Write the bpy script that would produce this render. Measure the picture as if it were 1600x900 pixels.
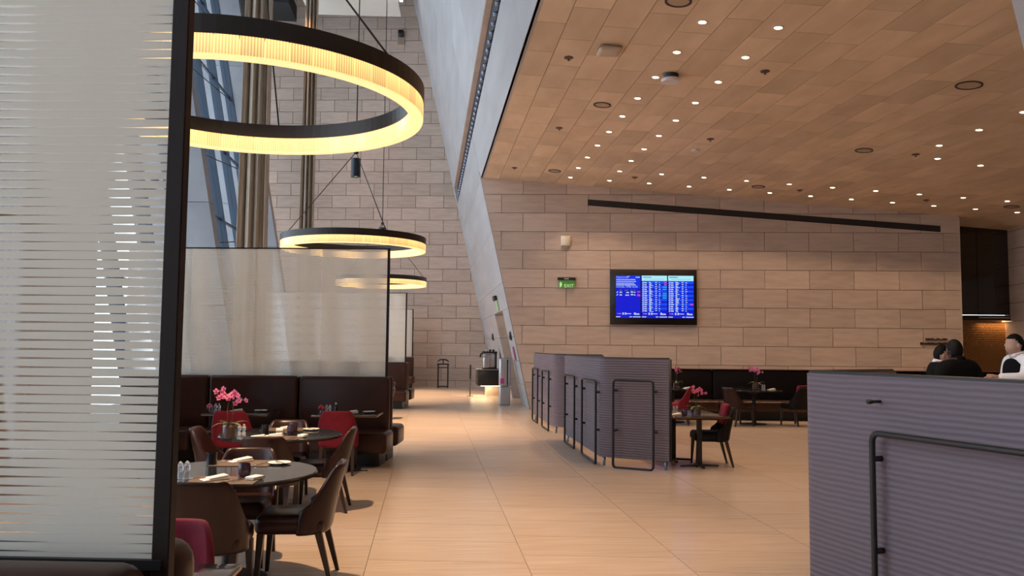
import bpy, bmesh, math, random
from mathutils import Vector, Matrix
random.seed(7)
PI = math.pi
for o in list(bpy.data.objects): bpy.data.objects.remove(o)
SC = bpy.context.scene
COL = SC.collection
# ------------------------------------------------------------------ camera
YAW, PITCH, ROLL, FPX, EYE = .1012, .0702, .0093, 1290.0, 1.65
fw = Vector((math.sin(YAW)*math.cos(PITCH), math.cos(YAW)*math.cos(PITCH), math.sin(PITCH)))
rt0 = Vector((math.cos(YAW), -math.sin(YAW), 0)); up0 = rt0.cross(fw)
rt = rt0*math.cos(ROLL) + up0*math.sin(ROLL); up = up0*math.cos(ROLL) - rt0*math.sin(ROLL)
cd = bpy.data.cameras.new('camera'); cam = bpy.data.objects.new('camera', cd); COL.objects.link(cam)
cd.sensor_width = 36; cd.lens = FPX/1600*36; cd.clip_end = 300; cd.clip_start = .05
M = Matrix((rt, up, -fw)).transposed().to_4x4(); M.translation = (0, 0, EYE)
cam.matrix_world = M
SC.camera = cam
# ------------------------------------------------------------------ sky and exposure
W = bpy.data.worlds.new('sky'); SC.world = W; W.use_nodes = True
bg = W.node_tree.nodes['Background']; bg.inputs[0].default_value = (.87, .93, 1.0, 1); bg.inputs[1].default_value = 3.9
vs = SC.view_settings; vs.view_transform = 'Standard'; vs.look = 'None'; vs.gamma = 1; vs.exposure = 0
try: vs.use_curve_mapping = False
except Exception: pass
SPOT_W = 82.0      # ceiling downlights
HUB_W = 1400.0      # spot cans above the tables
WARM = (1.0, .67, .40)

# ------------------------------------------------------------------ materials
MATS = {}
def nt(name):
    m = bpy.data.materials.new(name); m.use_nodes = True
    return m, m.node_tree.nodes, m.node_tree.links, m.node_tree.nodes['Principled BSDF']
def math_node(N, L, op, a, b=None):
    n = N.new('ShaderNodeMath'); n.operation = op
    for i, v in enumerate((a, b)):
        if v is None: continue
        if isinstance(v, (int, float)): n.inputs[i].default_value = v
        else: L.new(v, n.inputs[i])
    return n.outputs[0]
def mat(name, col, rough=.5, metal=0, emit=None, es=1, spec=.5, trans=0, sheen=0):
    if name in MATS: return MATS[name]
    m, N, L, p = nt(name)
    p.inputs['Base Color'].default_value = (*col, 1); p.inputs['Roughness'].default_value = rough
    p.inputs['Metallic'].default_value = metal; p.inputs['Specular IOR Level'].default_value = spec
    if trans: p.inputs['Transmission Weight'].default_value = trans
    if sheen: p.inputs['Sheen Weight'].default_value = sheen
    if emit:
        p.inputs['Emission Color'].default_value = (*emit, 1); p.inputs['Emission Strength'].default_value = es
    MATS[name] = m; return m
def textured(name, c1, c2, rough, scale, vscale=(1,1,1), var=.12, bump=0, spec=.5, detail=6, lo=.3, hi=.7):
    """noise-grained material, each piece a little lighter or darker"""
    m, N, L, p = nt(name)
    tc = N.new('ShaderNodeTexCoord'); oi = N.new('ShaderNodeObjectInfo'); ge = N.new('ShaderNodeNewGeometry')
    rnd = math_node(N, L, 'FRACT', math_node(N, L, 'ADD', oi.outputs['Random'], ge.outputs['Random Per Island']))
    mp = N.new('ShaderNodeMapping'); mp.inputs['Scale'].default_value = vscale
    L.new(tc.outputs['Object'], mp.inputs[0])
    off = N.new('ShaderNodeVectorMath'); off.operation = 'ADD'
    L.new(mp.outputs[0], off.inputs[0]); L.new(math_node(N, L, 'MULTIPLY', rnd, 57.3), off.inputs[1])
    no = N.new('ShaderNodeTexNoise'); no.inputs['Scale'].default_value = scale; no.inputs['Detail'].default_value = detail
    L.new(off.outputs[0], no.inputs['Vector'])
    mr = N.new('ShaderNodeMapRange'); mr.inputs[1].default_value = lo; mr.inputs[2].default_value = hi
    L.new(no.outputs[0], mr.inputs[0])
    mx = N.new('ShaderNodeMix'); mx.data_type = 'RGBA'
    mx.inputs[6].default_value = (*c1, 1); mx.inputs[7].default_value = (*c2, 1); L.new(mr.outputs[0], mx.inputs[0])
    hsv = N.new('ShaderNodeHueSaturation'); L.new(mx.outputs[2], hsv.inputs['Color'])
    L.new(math_node(N, L, 'ADD', math_node(N, L, 'MULTIPLY', rnd, 2*var), 1-var), hsv.inputs['Value'])
    L.new(hsv.outputs[0], p.inputs['Base Color'])
    p.inputs['Roughness'].default_value = rough; p.inputs['Specular IOR Level'].default_value = spec
    if bump:
        b = N.new('ShaderNodeBump'); b.inputs['Strength'].default_value = bump; b.inputs['Distance'].default_value = .01
        L.new(no.outputs[0], b.inputs['Height']); L.new(b.outputs[0], p.inputs['Normal'])
    MATS[name] = m; return m
STONE = textured('stone_wall', (.45, .345, .28), (.545, .43, .355), .6, 2.2, (.8, .8, 4.5), .09, .12)
CEILST = textured('stone_ceiling', (.56, .41, .27), (.68, .52, .36), .6, 3, (1, .35, 1), .11, .1)
FLOORM = textured('stone_floor', (.46, .345, .262), (.565, .435, .34), .24, 3.2, (.5, 11, 1), .04, .02, .5)
GROUT = mat('grout', (.20, .14, .10), .9)
WHITEST = textured('white_stone', (.34, .32, .315), (.42, .395, .39), .6, 1.5, (1, .25, 1.5), .03, .15)
PIERST = textured('pier_concrete', (.22, .22, .235), (.28, .28, .295), .6, 1.2, (1, 1, 1), .03)
LEATHER = textured('brown_leather', (.021, .007, .006), (.034, .012, .009), .30, 6, (1, 1, 1), .06, .12, .32)
BENCHL = textured('bench_leather', (.040, .014, .010), (.058, .021, .014), .34, 4, (1, 1, 1), .05, .10, .32)
RED = textured('red_velvet', (.15, .006, .018), (.21, .010, .026), .75, 9, (1, 1, 1), .05, .05, .3)
DARKL = mat('dark_leather', (.008, .005, .005), .6, spec=.2)
BLACK = mat('black_metal', (.012, .011, .012), .45)
BRONZE = mat('dark_bronze', (.018, .009, .007), .45, 0, spec=.25)
LEGM = mat('dark_leg_wood', (.028, .014, .010), .35)
DARKBAND = mat('ring_band', (.03, .024, .022), .4, .4)
STEEL = mat('brushed_steel', (.55, .56, .60), .32, .9)
WHITEC = mat('white_china', (.82, .79, .74), .25)
NAPK = mat('white_linen', (.82, .77, .70), .85)
SILVER = mat('silver', (.75, .72, .68), .2, 1)
MATB = textured('placemat_weave', (.10, .06, .035), (.15, .09, .05), .7, 60, (1, 1, 1), .05)
CRYST = mat('crystal', (.80, .82, .88), .08, 0, trans=.6)
PURPG = mat('purple_glass', (.12, .07, .11), .05, 0, trans=.55)
BLACKG = mat('black_glass', (.015, .014, .018), .05)
def table_glass():
    m, N, L, p = nt('table_glass')
    p.inputs['Base Color'].default_value = (.022, .022, .024, 1); p.inputs['Roughness'].default_value = .06
    p.inputs['Specular IOR Level'].default_value = .9
    tc = N.new('ShaderNodeTexCoord'); mp = N.new('ShaderNodeMapping'); mp.inputs['Scale'].default_value = (2, 14, 2)
    no = N.new('ShaderNodeTexNoise'); no.inputs['Scale'].default_value = 3
    L.new(tc.outputs['Object'], mp.inputs[0]); L.new(mp.outputs[0], no.inputs['Vector'])
    b = N.new('ShaderNodeBump'); b.inputs['Strength'].default_value = .12; b.inputs['Distance'].default_value = .004
    L.new(no.outputs[0], b.inputs['Height']); L.new(b.outputs[0], p.inputs['Normal'])
    return m
TGLASS = table_glass()
def partition_fabric():
    m, N, L, p = nt('ribbed_fabric')
    tc = N.new('ShaderNodeTexCoord'); sx = N.new('ShaderNodeSeparateXYZ'); L.new(tc.outputs['Object'], sx.inputs[0])
    no = N.new('ShaderNodeTexNoise'); no.inputs['Scale'].default_value = 2.5; no.inputs['Detail'].default_value = 3
    L.new(tc.outputs['Object'], no.inputs['Vector'])
    ph = math_node(N, L, 'ADD', math_node(N, L, 'MULTIPLY', sx.outputs[2], 2*PI/.034), math_node(N, L, 'MULTIPLY', no.outputs[0], 5.0))
    sn = math_node(N, L, 'SINE', ph)
    mx = N.new('ShaderNodeMix'); mx.data_type = 'RGBA'
    mx.inputs[6].default_value = (.150, .115, .135, 1); mx.inputs[7].default_value = (.185, .148, .170, 1)
    L.new(math_node(N, L, 'ADD', math_node(N, L, 'MULTIPLY', sn, .5), .5), mx.inputs[0])
    L.new(mx.outputs[2], p.inputs['Base Color']); p.inputs['Roughness'].default_value = .85
    b = N.new('ShaderNodeBump'); b.inputs['Strength'].default_value = .5; b.inputs['Distance'].default_value = .006
    L.new(sn, b.inputs['Height']); L.new(b.outputs[0], p.inputs['Normal'])
    return m
FABRIC = partition_fabric()
def frit_glass():
    """clear glass with printed white horizontal bands whose gaps swell and narrow"""
    m, N, L, p = nt('frit_glass'); N.remove(p); out = N['Material Output']
    tc = N.new('ShaderNodeTexCoord'); sx = N.new('ShaderNodeSeparateXYZ'); L.new(tc.outputs['Object'], sx.inputs[0])
    zz = math_node(N, L, 'DIVIDE', sx.outputs[2], .0190)
    row = math_node(N, L, 'FLOOR', zz); fr = math_node(N, L, 'FRACT', zz)
    ph = math_node(N, L, 'ADD', math_node(N, L, 'MULTIPLY', math_node(N, L, 'SUBTRACT', sx.outputs[0], .50), 2*PI/.62), math_node(N, L, 'MULTIPLY', row, .012))
    g = math_node(N, L, 'ADD', math_node(N, L, 'MULTIPLY', math_node(N, L, 'COSINE', ph), .17), .28)
    d = math_node(N, L, 'SUBTRACT', fr, .5)
    ad = math_node(N, L, 'MULTIPLY', math_node(N, L, 'ABSOLUTE', d), 2)
    clear = math_node(N, L, 'LESS_THAN', ad, g)
    df = N.new('ShaderNodeBsdfDiffuse'); df.inputs[0].default_value = (.92, .90, .83, 1)
    tl = N.new('ShaderNodeBsdfTranslucent'); tl.inputs[0].default_value = (.95, .93, .86, 1)
    m1 = N.new('ShaderNodeMixShader'); m1.inputs[0].default_value = .55; L.new(df.outputs[0], m1.inputs[1]); L.new(tl.outputs[0], m1.inputs[2])
    tp = N.new('ShaderNodeBsdfTransparent'); gl = N.new('ShaderNodeBsdfGlossy'); gl.inputs['Roughness'].default_value = .03
    m2 = N.new('ShaderNodeMixShader'); m2.inputs[0].default_value = .07; L.new(tp.outputs[0], m2.inputs[1]); L.new(gl.outputs[0], m2.inputs[2])
    m3 = N.new('ShaderNodeMixShader'); L.new(clear, m3.inputs[0]); L.new(m1.outputs[0], m3.inputs[1]); L.new(m2.outputs[0], m3.inputs[2])
    L.new(m3.outputs[0], out.inputs[0]); return m
FRIT = frit_glass()
def window_glass():
    m, N, L, p = nt('window_glass'); N.remove(p); out = N['Material Output']
    tp = N.new('ShaderNodeBsdfTransparent'); tp.inputs[0].default_value = (.86, .91, .95, 1)
    gl = N.new('ShaderNodeBsdfGlossy'); gl.inputs['Roughness'].default_value = .02
    m2 = N.new('ShaderNodeMixShader'); m2.inputs[0].default_value = .08; L.new(tp.outputs[0], m2.inputs[1]); L.new(gl.outputs[0], m2.inputs[2])
    L.new(m2.outputs[0], out.inputs[0]); return m
WGLASS = window_glass()
POTG = WGLASS
def glow_glass():
    m, N, L, p = nt('glowing_glass_rods')
    tc = N.new('ShaderNodeTexCoord'); sx = N.new('ShaderNodeSeparateXYZ'); L.new(tc.outputs['Object'], sx.inputs[0])
    s = math_node(N, L, 'ADD', math_node(N, L, 'MULTIPLY', math_node(N, L, 'SINE', math_node(N, L, 'MULTIPLY', sx.outputs[0], 2*PI/.0208)), .5), .5)
    oi = N.new('ShaderNodeObjectInfo')
    zf = N.new('ShaderNodeMapRange'); zf.inputs[1].default_value = 0; zf.inputs[2].default_value = .14; zf.inputs[3].default_value = .78; zf.inputs[4].default_value = 1.3
    L.new(sx.outputs[2], zf.inputs[0])
    k = math_node(N, L, 'MULTIPLY', zf.outputs[0], math_node(N, L, 'ADD', math_node(N, L, 'MULTIPLY', s, .75), math_node(N, L, 'ADD', math_node(N, L, 'MULTIPLY', oi.outputs['Random'], .3), .55)))
    p.inputs['Base Color'].default_value = (.5, .4, .25, 1); p.inputs['Roughness'].default_value = .2
    p.inputs['Emission Color'].default_value = (1.0, .60, .20, 1); L.new(k, p.inputs['Emission Strength'])
    return m
GLOW = glow_glass()
LAMPE = mat('lamp_lens', (.9, .85, .7), .4, emit=(1, .86, .62), es=9)
SCREENB = mat('screen_blue', (.0, .0, .02), .3, emit=(.004, .01, .62), es=1.0)
SCREENL = mat('screen_lightblue', (.0, .0, .02), .3, emit=(.004, .075, .88), es=1.0)
SCREENT = mat('screen_topblue', (.0, .0, .02), .3, emit=(.004, .03, .75), es=1.0)
SCREENC = mat('screen_cyan', (.0, .0, .02), .3, emit=(.02, .45, .60), es=1.0)
SCREENP = mat('screen_pale', (.0, .0, .02), .3, emit=(.42, .83, .93), es=1.0)
SCREENW = mat('screen_white', (.0, .0, .02), .3, emit=(.50, .60, .80), es=1.0)
SCREENM = mat('screen_magenta', (.0, .0, .02), .3, emit=(.45, .06, .62), es=1.0)
SCREENG = mat('screen_grey', (.0, .0, .02), .3, emit=(.06, .08, .14), es=1.0)
SKIN = mat('skin_light', (.48, .29, .22), .5); SKIND = mat('skin_dark', (.07, .035, .025), .5)
SHIRT = mat('white_shirt', (.80, .80, .84), .8); SUIT = mat('black_cloth', (.006, .006, .007), .9, spec=.1)
HAIR = mat('black_hair', (.006, .005, .005), .6, spec=.15)
PINK = mat('orchid_pink', (.80, .20, .38), .6); PINKD = mat('orchid_throat', (.42, .01, .10), .6)
LEAF = mat('orchid_leaf', (.14, .15, .05), .5); STEMM = mat('orchid_stem', (.09, .08, .04), .6)
BARK = mat('bark', (.16, .075, .04), .9)
CURT = textured('curtain_cloth', (.37, .30, .23), (.45, .375, .295), .85, 8, (1, 1, .2), .02)
GOLD = textured('gold_screen', (.20, .095, .03), (.32, .16, .05), .45, 40, (1, 1, 1), .02, .4)

# ------------------------------------------------------------------ mesh helpers
def link(o, parent=None):
    COL.objects.link(o)
    if parent: o.parent = parent
    return o
def tag(o, label=None, cat=None, group=None, kind=None):
    if label: o['label'] = label
    if cat: o['category'] = cat
    if group: o['group'] = group
    if kind: o['kind'] = kind
    return o
def empty(name, loc, rz=0, label=None, cat=None, group=None, kind=None):
    o = bpy.data.objects.new(name, None); o.empty_display_size = .1; link(o)
    o.location = loc; o.rotation_euler = (0, 0, rz)
    return tag(o, label, cat, group, kind)
def mesh(name, V, F, m, parent=None, smooth=False, loc=None, rot=None):
    me = bpy.data.meshes.new(name); me.from_pydata([tuple(v) for v in V], [], F); me.materials.append(m)
    if smooth: me.polygons.foreach_set('use_smooth', [True]*len(me.polygons))
    me.update()
    o = bpy.data.objects.new(name, me); link(o, parent)
    if loc: o.location = loc
    if rot: o.rotation_euler = rot
    return o
def frombm(name, bm, m, parent=None, smooth=False, loc=None, rot=None):
    bmesh.ops.recalc_face_normals(bm, faces=bm.faces)
    me = bpy.data.meshes.new(name); bm.to_mesh(me); bm.free(); me.materials.append(m)
    if smooth: me.polygons.foreach_set('use_smooth', [True]*len(me.polygons))
    o = bpy.data.objects.new(name, me); link(o, parent)
    if loc: o.location = loc
    if rot: o.rotation_euler = rot
    return o
def bmbox(bm, lo, hi, bev=0, seg=2, mtx=None):
    r = bmesh.ops.create_cube(bm, size=1)
    vs_ = r['verts']
    for v in vs_: v.co = Vector([(lo[i]+hi[i])/2 + v.co[i]*(hi[i]-lo[i]) for i in range(3)])
    if bev:
        es = list({e for v in vs_ for e in v.link_edges})
        rr = bmesh.ops.bevel(bm, geom=es, offset=bev, segments=seg, affect='EDGES', profile=.5)
        vs_ = list({v for f in rr['faces'] for v in f.verts} | {v for v in vs_ if v.is_valid})
    if mtx:
        for v in vs_: v.co = mtx @ v.co
def box(name, lo, hi, m, parent=None, bev=0, seg=2, loc=None, rot=None, smooth=None):
    bm = bmesh.new(); bmbox(bm, lo, hi, bev, seg)
    return frombm(name, bm, m, parent, (bev > .004) if smooth is None else smooth, loc, rot)
def lathe(name, prof, m, parent=None, n=32, loc=None, smooth=True):
    V, F = [], []
    for r, z in prof:
        for i in range(n):
            a = 2*PI*i/n; V.append((r*math.cos(a), r*math.sin(a), z))
    k = len(prof)
    for j in range(k-1):
        for i in range(n): F.append((j*n+i, j*n+(i+1) % n, (j+1)*n+(i+1) % n, (j+1)*n+i))
    if prof[0][0] > 1e-5: F.append(tuple(range(n))[::-1])
    if prof[-1][0] > 1e-5: F.append(tuple((k-1)*n+i for i in range(n)))
    o = mesh(name, V, F, m, parent, False, loc)
    if smooth:
        for pl in o.data.polygons: pl.use_smooth = len(pl.vertices) == 4
        try: o.data.set_sharp_from_angle(angle=math.radians(40))
        except Exception: pass
    return o
def tube_vf(path, r, n=8, closed=False, V=None, F=None):
    V = [] if V is None else V; F = [] if F is None else F; b = len(V)
    P = [Vector(p) for p in path]; R = r if isinstance(r, (list, tuple)) else [r]*len(P); prev = None
    for i, p in enumerate(P):
        if closed: t = P[(i+1) % len(P)]-P[i-1]
        else: t = P[min(i+1, len(P)-1)]-P[max(i-1, 0)]
        t.normalize()
        ref = prev if prev else (Vector((0, 0, 1)) if abs(t.z) < .9 else Vector((1, 0, 0)))
        x = (ref - t*ref.dot(t)).normalized(); prev = x; y = t.cross(x)
        for k in range(n):
            a = 2*PI*k/n + PI/n; V.append(p + (x*math.cos(a)+y*math.sin(a))*R[i])
    m_ = len(P)
    for i in range(m_ if closed else m_-1):
        for k in range(n):
            j = (i+1) % m_
            F.append((b+i*n+k, b+i*n+(k+1) % n, b+j*n+(k+1) % n, b+j*n+k))
    if not closed:
        F.append(tuple(b+k for k in range(n))[::-1]); F.append(tuple(b+(m_-1)*n+k for k in range(n)))
    return V, F
def tube(name, path, r, m, parent=None, n=8, closed=False, loc=None):
    V, F = tube_vf(path, r, n, closed); return mesh(name, V, F, m, parent, n > 5, loc)
def prism(name, pts, dvec, m, parent=None):
    """planar polygon (3D points) given depth along dvec; origin at its centre"""
    c = sum((Vector(p) for p in pts), Vector())/len(pts); k = len(pts); d = Vector(dvec)
    V = [Vector(p)-c for p in pts] + [Vector(p)-c+d for p in pts]
    F = [tuple(range(k)), tuple(range(2*k-1, k-1, -1))] + [(i, i+k, (i+1) % k+k, (i+1) % k) for i in range(k)]
    return mesh(name, V, F, m, parent, False, c)
def clip(poly, a, b, c):
    """keep a*x+b*y<=c"""
    out = []
    for i in range(len(poly)):
        p, q = poly[i], poly[(i+1) % len(poly)]
        dp, dq = a*p[0]+b*p[1]-c, a*q[0]+b*q[1]-c
        if dp <= 0: out.append(p)
        if dp*dq < 0:
            t = dp/(dp-dq); out.append((p[0]+t*(q[0]-p[0]), p[1]+t*(q[1]-p[1])))
    return out
def area(poly): return abs(sum(poly[i][0]*poly[(i+1) % len(poly)][1]-poly[(i+1) % len(poly)][0]*poly[i][1] for i in range(len(poly))))/2 if len(poly) > 2 else 0
def pix(p):
    v = Vector(p)-Vector((0, 0, EYE)); d = v.dot(fw)
    return (800+FPX*v.dot(rt)/d, 450-FPX*v.dot(up)/d, d) if d > .05 else (0, 0, -1)
def tile_field(root, polys, to3, dvec, m, name, limit=300):
    """polys 2D -> the ones that show largest in view become parts, the rest one joined part"""
    inview, rest = [], []
    for po in polys:
        P3 = [to3(*q) for q in po]; c = sum(P3, Vector())/len(P3); px = [pix(q) for q in P3]
        if all(q[2] > .2 for q in px):
            vis = any(-60 < q[0] < 1660 and -60 < q[1] < 960 for q in px)
            a = area([(q[0], q[1]) for q in px])
        else: vis, a = False, 0
        (inview if vis else rest).append((a, P3))
    inview.sort(key=lambda t: -t[0])
    for a, P3 in inview[:limit]: prism(name, P3, dvec, m, root)
    rest += inview[limit:]
    if rest:
        V, F = [], []; d = Vector(dvec)
        for a, P3 in rest:
            k = len(P3); b = len(V); V += P3 + [p+d for p in P3]
            F += [tuple(range(b, b+k)), tuple(range(b+2*k-1, b+k-1, -1))] + [(b+i, b+i+k, b+(i+1) % k+k, b+(i+1) % k) for i in range(k)]
        tag(mesh('outer_'+name+'s', V, F, m, root), kind='stuff')
def copy_tree(o, parent=None):
    c = o.copy(); COL.objects.link(c); c.parent = parent
    for ch in list(o.children): copy_tree(ch, c)
    return c
def text_bm(s, size, align='LEFT'):
    cu = bpy.data.curves.new('t', 'FONT'); cu.body = s; cu.size = size; cu.align_x = align; cu.resolution_u = 2
    o = bpy.data.objects.new('t', cu); COL.objects.link(o)
    dg = bpy.context.evaluated_depsgraph_get(); me = bpy.data.meshes.new_from_object(o.evaluated_get(dg))
    bpy.data.objects.remove(o); return me

# ------------------------------------------------------------------ the shell
A8 = math.radians(8); TV = Vector((math.cos(A8), -math.sin(A8), 0)); NV = Vector((math.sin(A8), math.cos(A8), 0))
LEAN = .222
def wallpt(Y0): return lambda u, z: TV*u + NV*(Y0*math.cos(A8)) + Vector((0, 0, z))
CZ = lambda x: 6.146 - .082*(x-1.36)           # height of the stone ceiling
# right stone wall ------------------------------------------------------------
wr = empty('wall_right', (0, 0, 0), 0, 'large stone-clad wall carrying the departures screen', 'wall', kind='structure')
w3 = wallpt(22.0)
def xw(u): return u*math.cos(A8)+22*math.cos(A8)*math.sin(A8)
UL, UR = -.35, 10.80
def rwall_polys():
    out = []; g = .006
    for k in range(-4, 10):
        z0, z1 = 1.698+.4987*k, 1.698+.4987*(k+1)
        for j in range(-4, 14):
            u0 = .016+1.154*(j+(0 if k % 2 else .5)); u1 = u0+1.154
            po = [(u0+g, z0+g), (u1-g, z0+g), (u1-g, z1-g), (u0+g, z1-g)]
            po = clip(po, 0, -1, 0); po = clip(po, 1, 0, UR)
            # leaning left edge: x >= 2.71-.222 z
            po = clip(po, -math.cos(A8), -LEAN, -(2.71-22*math.cos(A8)*math.sin(A8)))
            # sloping ceiling
            po = clip(po, .082*math.cos(A8), 1, 6.146+.082*(1.36-22*math.cos(A8)*math.sin(A8)))
            if area(po) > .004: out.append(po)
    return out
tile_field(wr, rwall_polys(), w3, NV*.05, STONE, 'stone_tile')
b3 = lambda u, z: w3(u, z)+NV*.03
prism('wall_core', [b3(-.35, 0), b3(UR-.01, 0), b3(UR-.01, 5.13), b3(-1.75, 6.3)], NV*.4, GROUT, wr)
box('wall_end_cladding', (0, 0, 0), (.03, .5, 5.1), STONE, wr, loc=w3(UR, 0), rot=(0, 0, -A8))
# left (far) stone wall ----------------------------------------------------------
wl = empty('wall_back', (0, 0, 0), 0, 'tall stone-clad end wall behind the hanging ring lights', 'wall', kind='structure')
w4 = wallpt(33.2)
def lwall_polys():
    out = []; g = .009; xs = 33.2*math.cos(A8)*math.sin(A8)
    for k in range(-1, 33):
        z0, z1 = .258+.4945*k, .258+.4945*(k+1)
        for j in range(-9, 8):
            u0 = -4.056+1.137*(j+(0 if k % 2 == 0 else .5)); u1 = u0+1.137
            po = [(u0+g, z0+g), (u1-g, z0+g), (u1-g, z1-g), (u0+g, z1-g)]
            po = clip(po, 0, -1, 0)
            po = clip(po, math.cos(A8), LEAN, 3.3-xs)
            po = clip(po, -math.cos(A8), -.18, 7.6+xs)
            if area(po) > .004: out.append(po)
    return out
tile_field(wl, lwall_polys(), w4, NV*.05, STONE, 'stone_tile')
b4 = lambda u, z: w4(u, z)+NV*.03
prism('wall_core', [b4(-14.5, 0), b4(.5, 0), b4(.5, 16.6), b4(-14.5, 16.6)], NV*.4, GROUT, wl)
# floor -----------------------------------------------------------------------------
fl = empty('floor', (0, 0, 0), 0, 'polished beige stone floor in long tiles', 'floor', kind='structure')
def floor_polys():
    out = []; g = .0028; T8 = math.tan(A8)
    for i in range(-4, 18):
        x0 = -.43+1.207*i; x1 = x0+1.207; sh = (i*.37) % 1*.66
        for j in range(-12, 62):
            y0 = j*.66+sh-.1; y1 = y0+.66
            po = [(x0+g, y0+g-T8*x0), (x1-g, y0+g-T8*x1), (x1-g, y1-g-T8*x1), (x0+g, y1-g-T8*x0)]
            po = clip(po, 0, 1, 34.2); po = clip(po, 0, -1, 8)
            if area(po) > .01: out.append(po)
    return out
tile_field(fl, floor_polys(), lambda x, y: Vector((x, y, 0)), (0, 0, -.02), FLOORM, 'floor_tile')
box('floor_bed', (-8, -8.2, -.25), (21, 35, -.004), GROUT, fl)
# stone ceiling -----------------------------------------------------------------------
ce = empty('ceiling', (0, 0, 0), 0, 'sloping stone tile ceiling dotted with downlights', 'ceiling', kind='structure')
SW = .4925
def ceil_polys():
    out = []; g = .0045; T8 = math.tan(A8)
    for i in range(-5, 34):
        x0 = 3.315+SW*i; x1 = x0+SW; sh = (0, .5, .25, .75)[i % 4]*1.127 if i > 2 else (0, .5)[i % 2]*1.127
        for j in range(-26, 8):
            y0 = 20.28+1.127*j+sh; y1 = y0+1.127
            po = [(x0+g, y0+g-T8*x0), (x1-g, y0+g-T8*x1), (x1-g, y1-g-T8*x1), (x0+g, y1-g-T8*x0)]
            po = clip(po, -1, 0, -1.40); po = clip(po, 1, 0, 19.6); po = clip(po, 0, -1, 8)
            # back edge: the wall line, then on over the bar
            lim = 22.05 if x0 < 13.6 else 24.2
            po = clip(po, T8, 1, lim)
            if area(po) > .01: out.append(po)
    return out
tile_field(ce, ceil_polys(), lambda x, y: Vector((x, y, CZ(x))), (0, 0, .03), CEILST, 'ceiling_tile')
prism('ceiling_bed', [(1.42, -8, CZ(1.42)+.012), (19.6, -8, CZ(19.6)+.012), (19.6, 24, CZ(19.6)+.012), (1.42, 24, CZ(1.42)+.012)], (0, 0, .3), GROUT, ce)
box('ceiling_edge_trim', (0, -8, 0), (.035, 22.0, .12), STONE, ce, loc=(1.355, 0, 6.14))
# white leaning wall ----------------------------------------------------------------------
ww = empty('wall_leaning', (0, 0, 0), 0, 'white leaning wall rising above the stone ceiling edge', 'wall', kind='structure')
LW = lambda y, z, off=0: Vector((2.71-LEAN*z+off, y, z))
yb = lambda z: 33.3-math.tan(A8)*(2.71-LEAN*z)
yr = lambda z: 22.0-math.tan(A8)*(2.71-LEAN*z)
def lean_panel(name, y0, y1, z0, z1, m=WHITEST, t=.3, parent=ww, off=0):
    f0 = (lambda z: y0) if not callable(y0) else y0; f1 = (lambda z: y1) if not callable(y1) else y1
    return prism(name, [LW(f0(z0), z0, off), LW(f1(z0), z0, off), LW(f1(z1), z1, off), LW(f0(z1), z1, off)], (t, 0, 0), m, parent)
ZS0, ZS1 = 7.26, 7.93
# above ceiling level
ys = [-8, -3, 2, 7, 12, 17]
for a, b in zip(ys, ys[1:]+[yr(6.1)]): lean_panel('bulkhead_panel', a, b-.006, 6.14, ZS0)
lean_panel('bulkhead_panel', yr, yb, 6.14, ZS0)
ys = [-8+3.3*i for i in range(13)]
for a, b in zip(ys, ys[1:]):
    lean_panel('upper_panel', a, (b-.006) if b < 31 else yb, ZS1, 11.6)
    lean_panel('upper_panel', a, (b-.006) if b < 31 else yb, 11.606, 16.4)
# recessed lighting slot
lean_panel('slot_back', -8, 32.6, ZS0-.1, ZS1+.1, BLACK, .05, ww, .13)
lean_panel('slot_reveal', -8, 32.6, ZS1-.02, ZS1+.0, STONE, .12, ww, .005)
lean_panel('slot_end', 32.55, yb, ZS0, ZS1)
tr = empty('track_light', LW(20, ZS0+.22, .11), 0, 'black track of small spot heads inside the slot of the white wall', 'light')
h0 = tube('spot_head', [(0, 0, 0), (-.10, 0, -.02)], .05, mat('track_lens', (.25, .3, .42), .25, .6), tr, 8)
for i in range(48):
    h_ = h0 if i == 0 else h0.copy()
    if i: COL.objects.link(h_)
    h_.location = (0, -9.5+i*.45, 0)
box('rail', (-.03, -10, .05), (.01, 12, .1), BLACK, tr)
# leg: between the two stone walls, with a doorway
DY0, DY1, DZ = 23.55, 26.2, 2.66
zs = [0, .62, 1.25, 1.9, DZ]
for a, b in zip(zs, zs[1:]):
    lean_panel('leg_panel', yr, DY0, a+.004, b-.004)
    lean_panel('leg_panel', DY1, yb, a+.004, b-.004)
for a, b in ((DZ, 3.35), (3.35, 4.7), (4.7, 6.135)): lean_panel('leg_panel', yr, yb, a+.004, b-.004)
# rooms beyond the doorway
pl0 = empty('added_passage_lamp', (3.7, 25.5, 3.4), 0, 'unseen warm lamp added to light the passage behind the white leg', 'light')  # unseen lamp, added so the passage stone looks warmly lit
lathe('lamp_globe', [(0, -.1), (.08, -.07), (.1, 0), (.08, .07), (0, .1)], LAMPE, pl0, 16)
tube('lamp_stem', [(0, 0, .1), (0, 0, 1.6)], .012, BLACK, pl0)
ld = bpy.data.lights.new('passage', 'POINT'); ld.energy = 60; ld.color = WARM; ld.shadow_soft_size = .1
lo = bpy.data.objects.new('added_passage_glow', ld); link(lo, pl0); lo.location = (0, 0, -.2)
sw = prism('wall_passage', [(4.3, 21.9, 0), (4.3, 33.5, 0), (4.3, 33.5, 5), (4.3, 21.9, 5)], (.2, 0, 0), STONE); tag(box('ceiling_passage', (2.1, 22.4, 5.0), (4.5, 33, 5.2), CEILST), 'low ceiling of the passage behind the white leg', 'ceiling', kind='structure'); tag(sw, 'stone side wall seen through the doorway of the white leg', 'wall', kind='structure')
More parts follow.
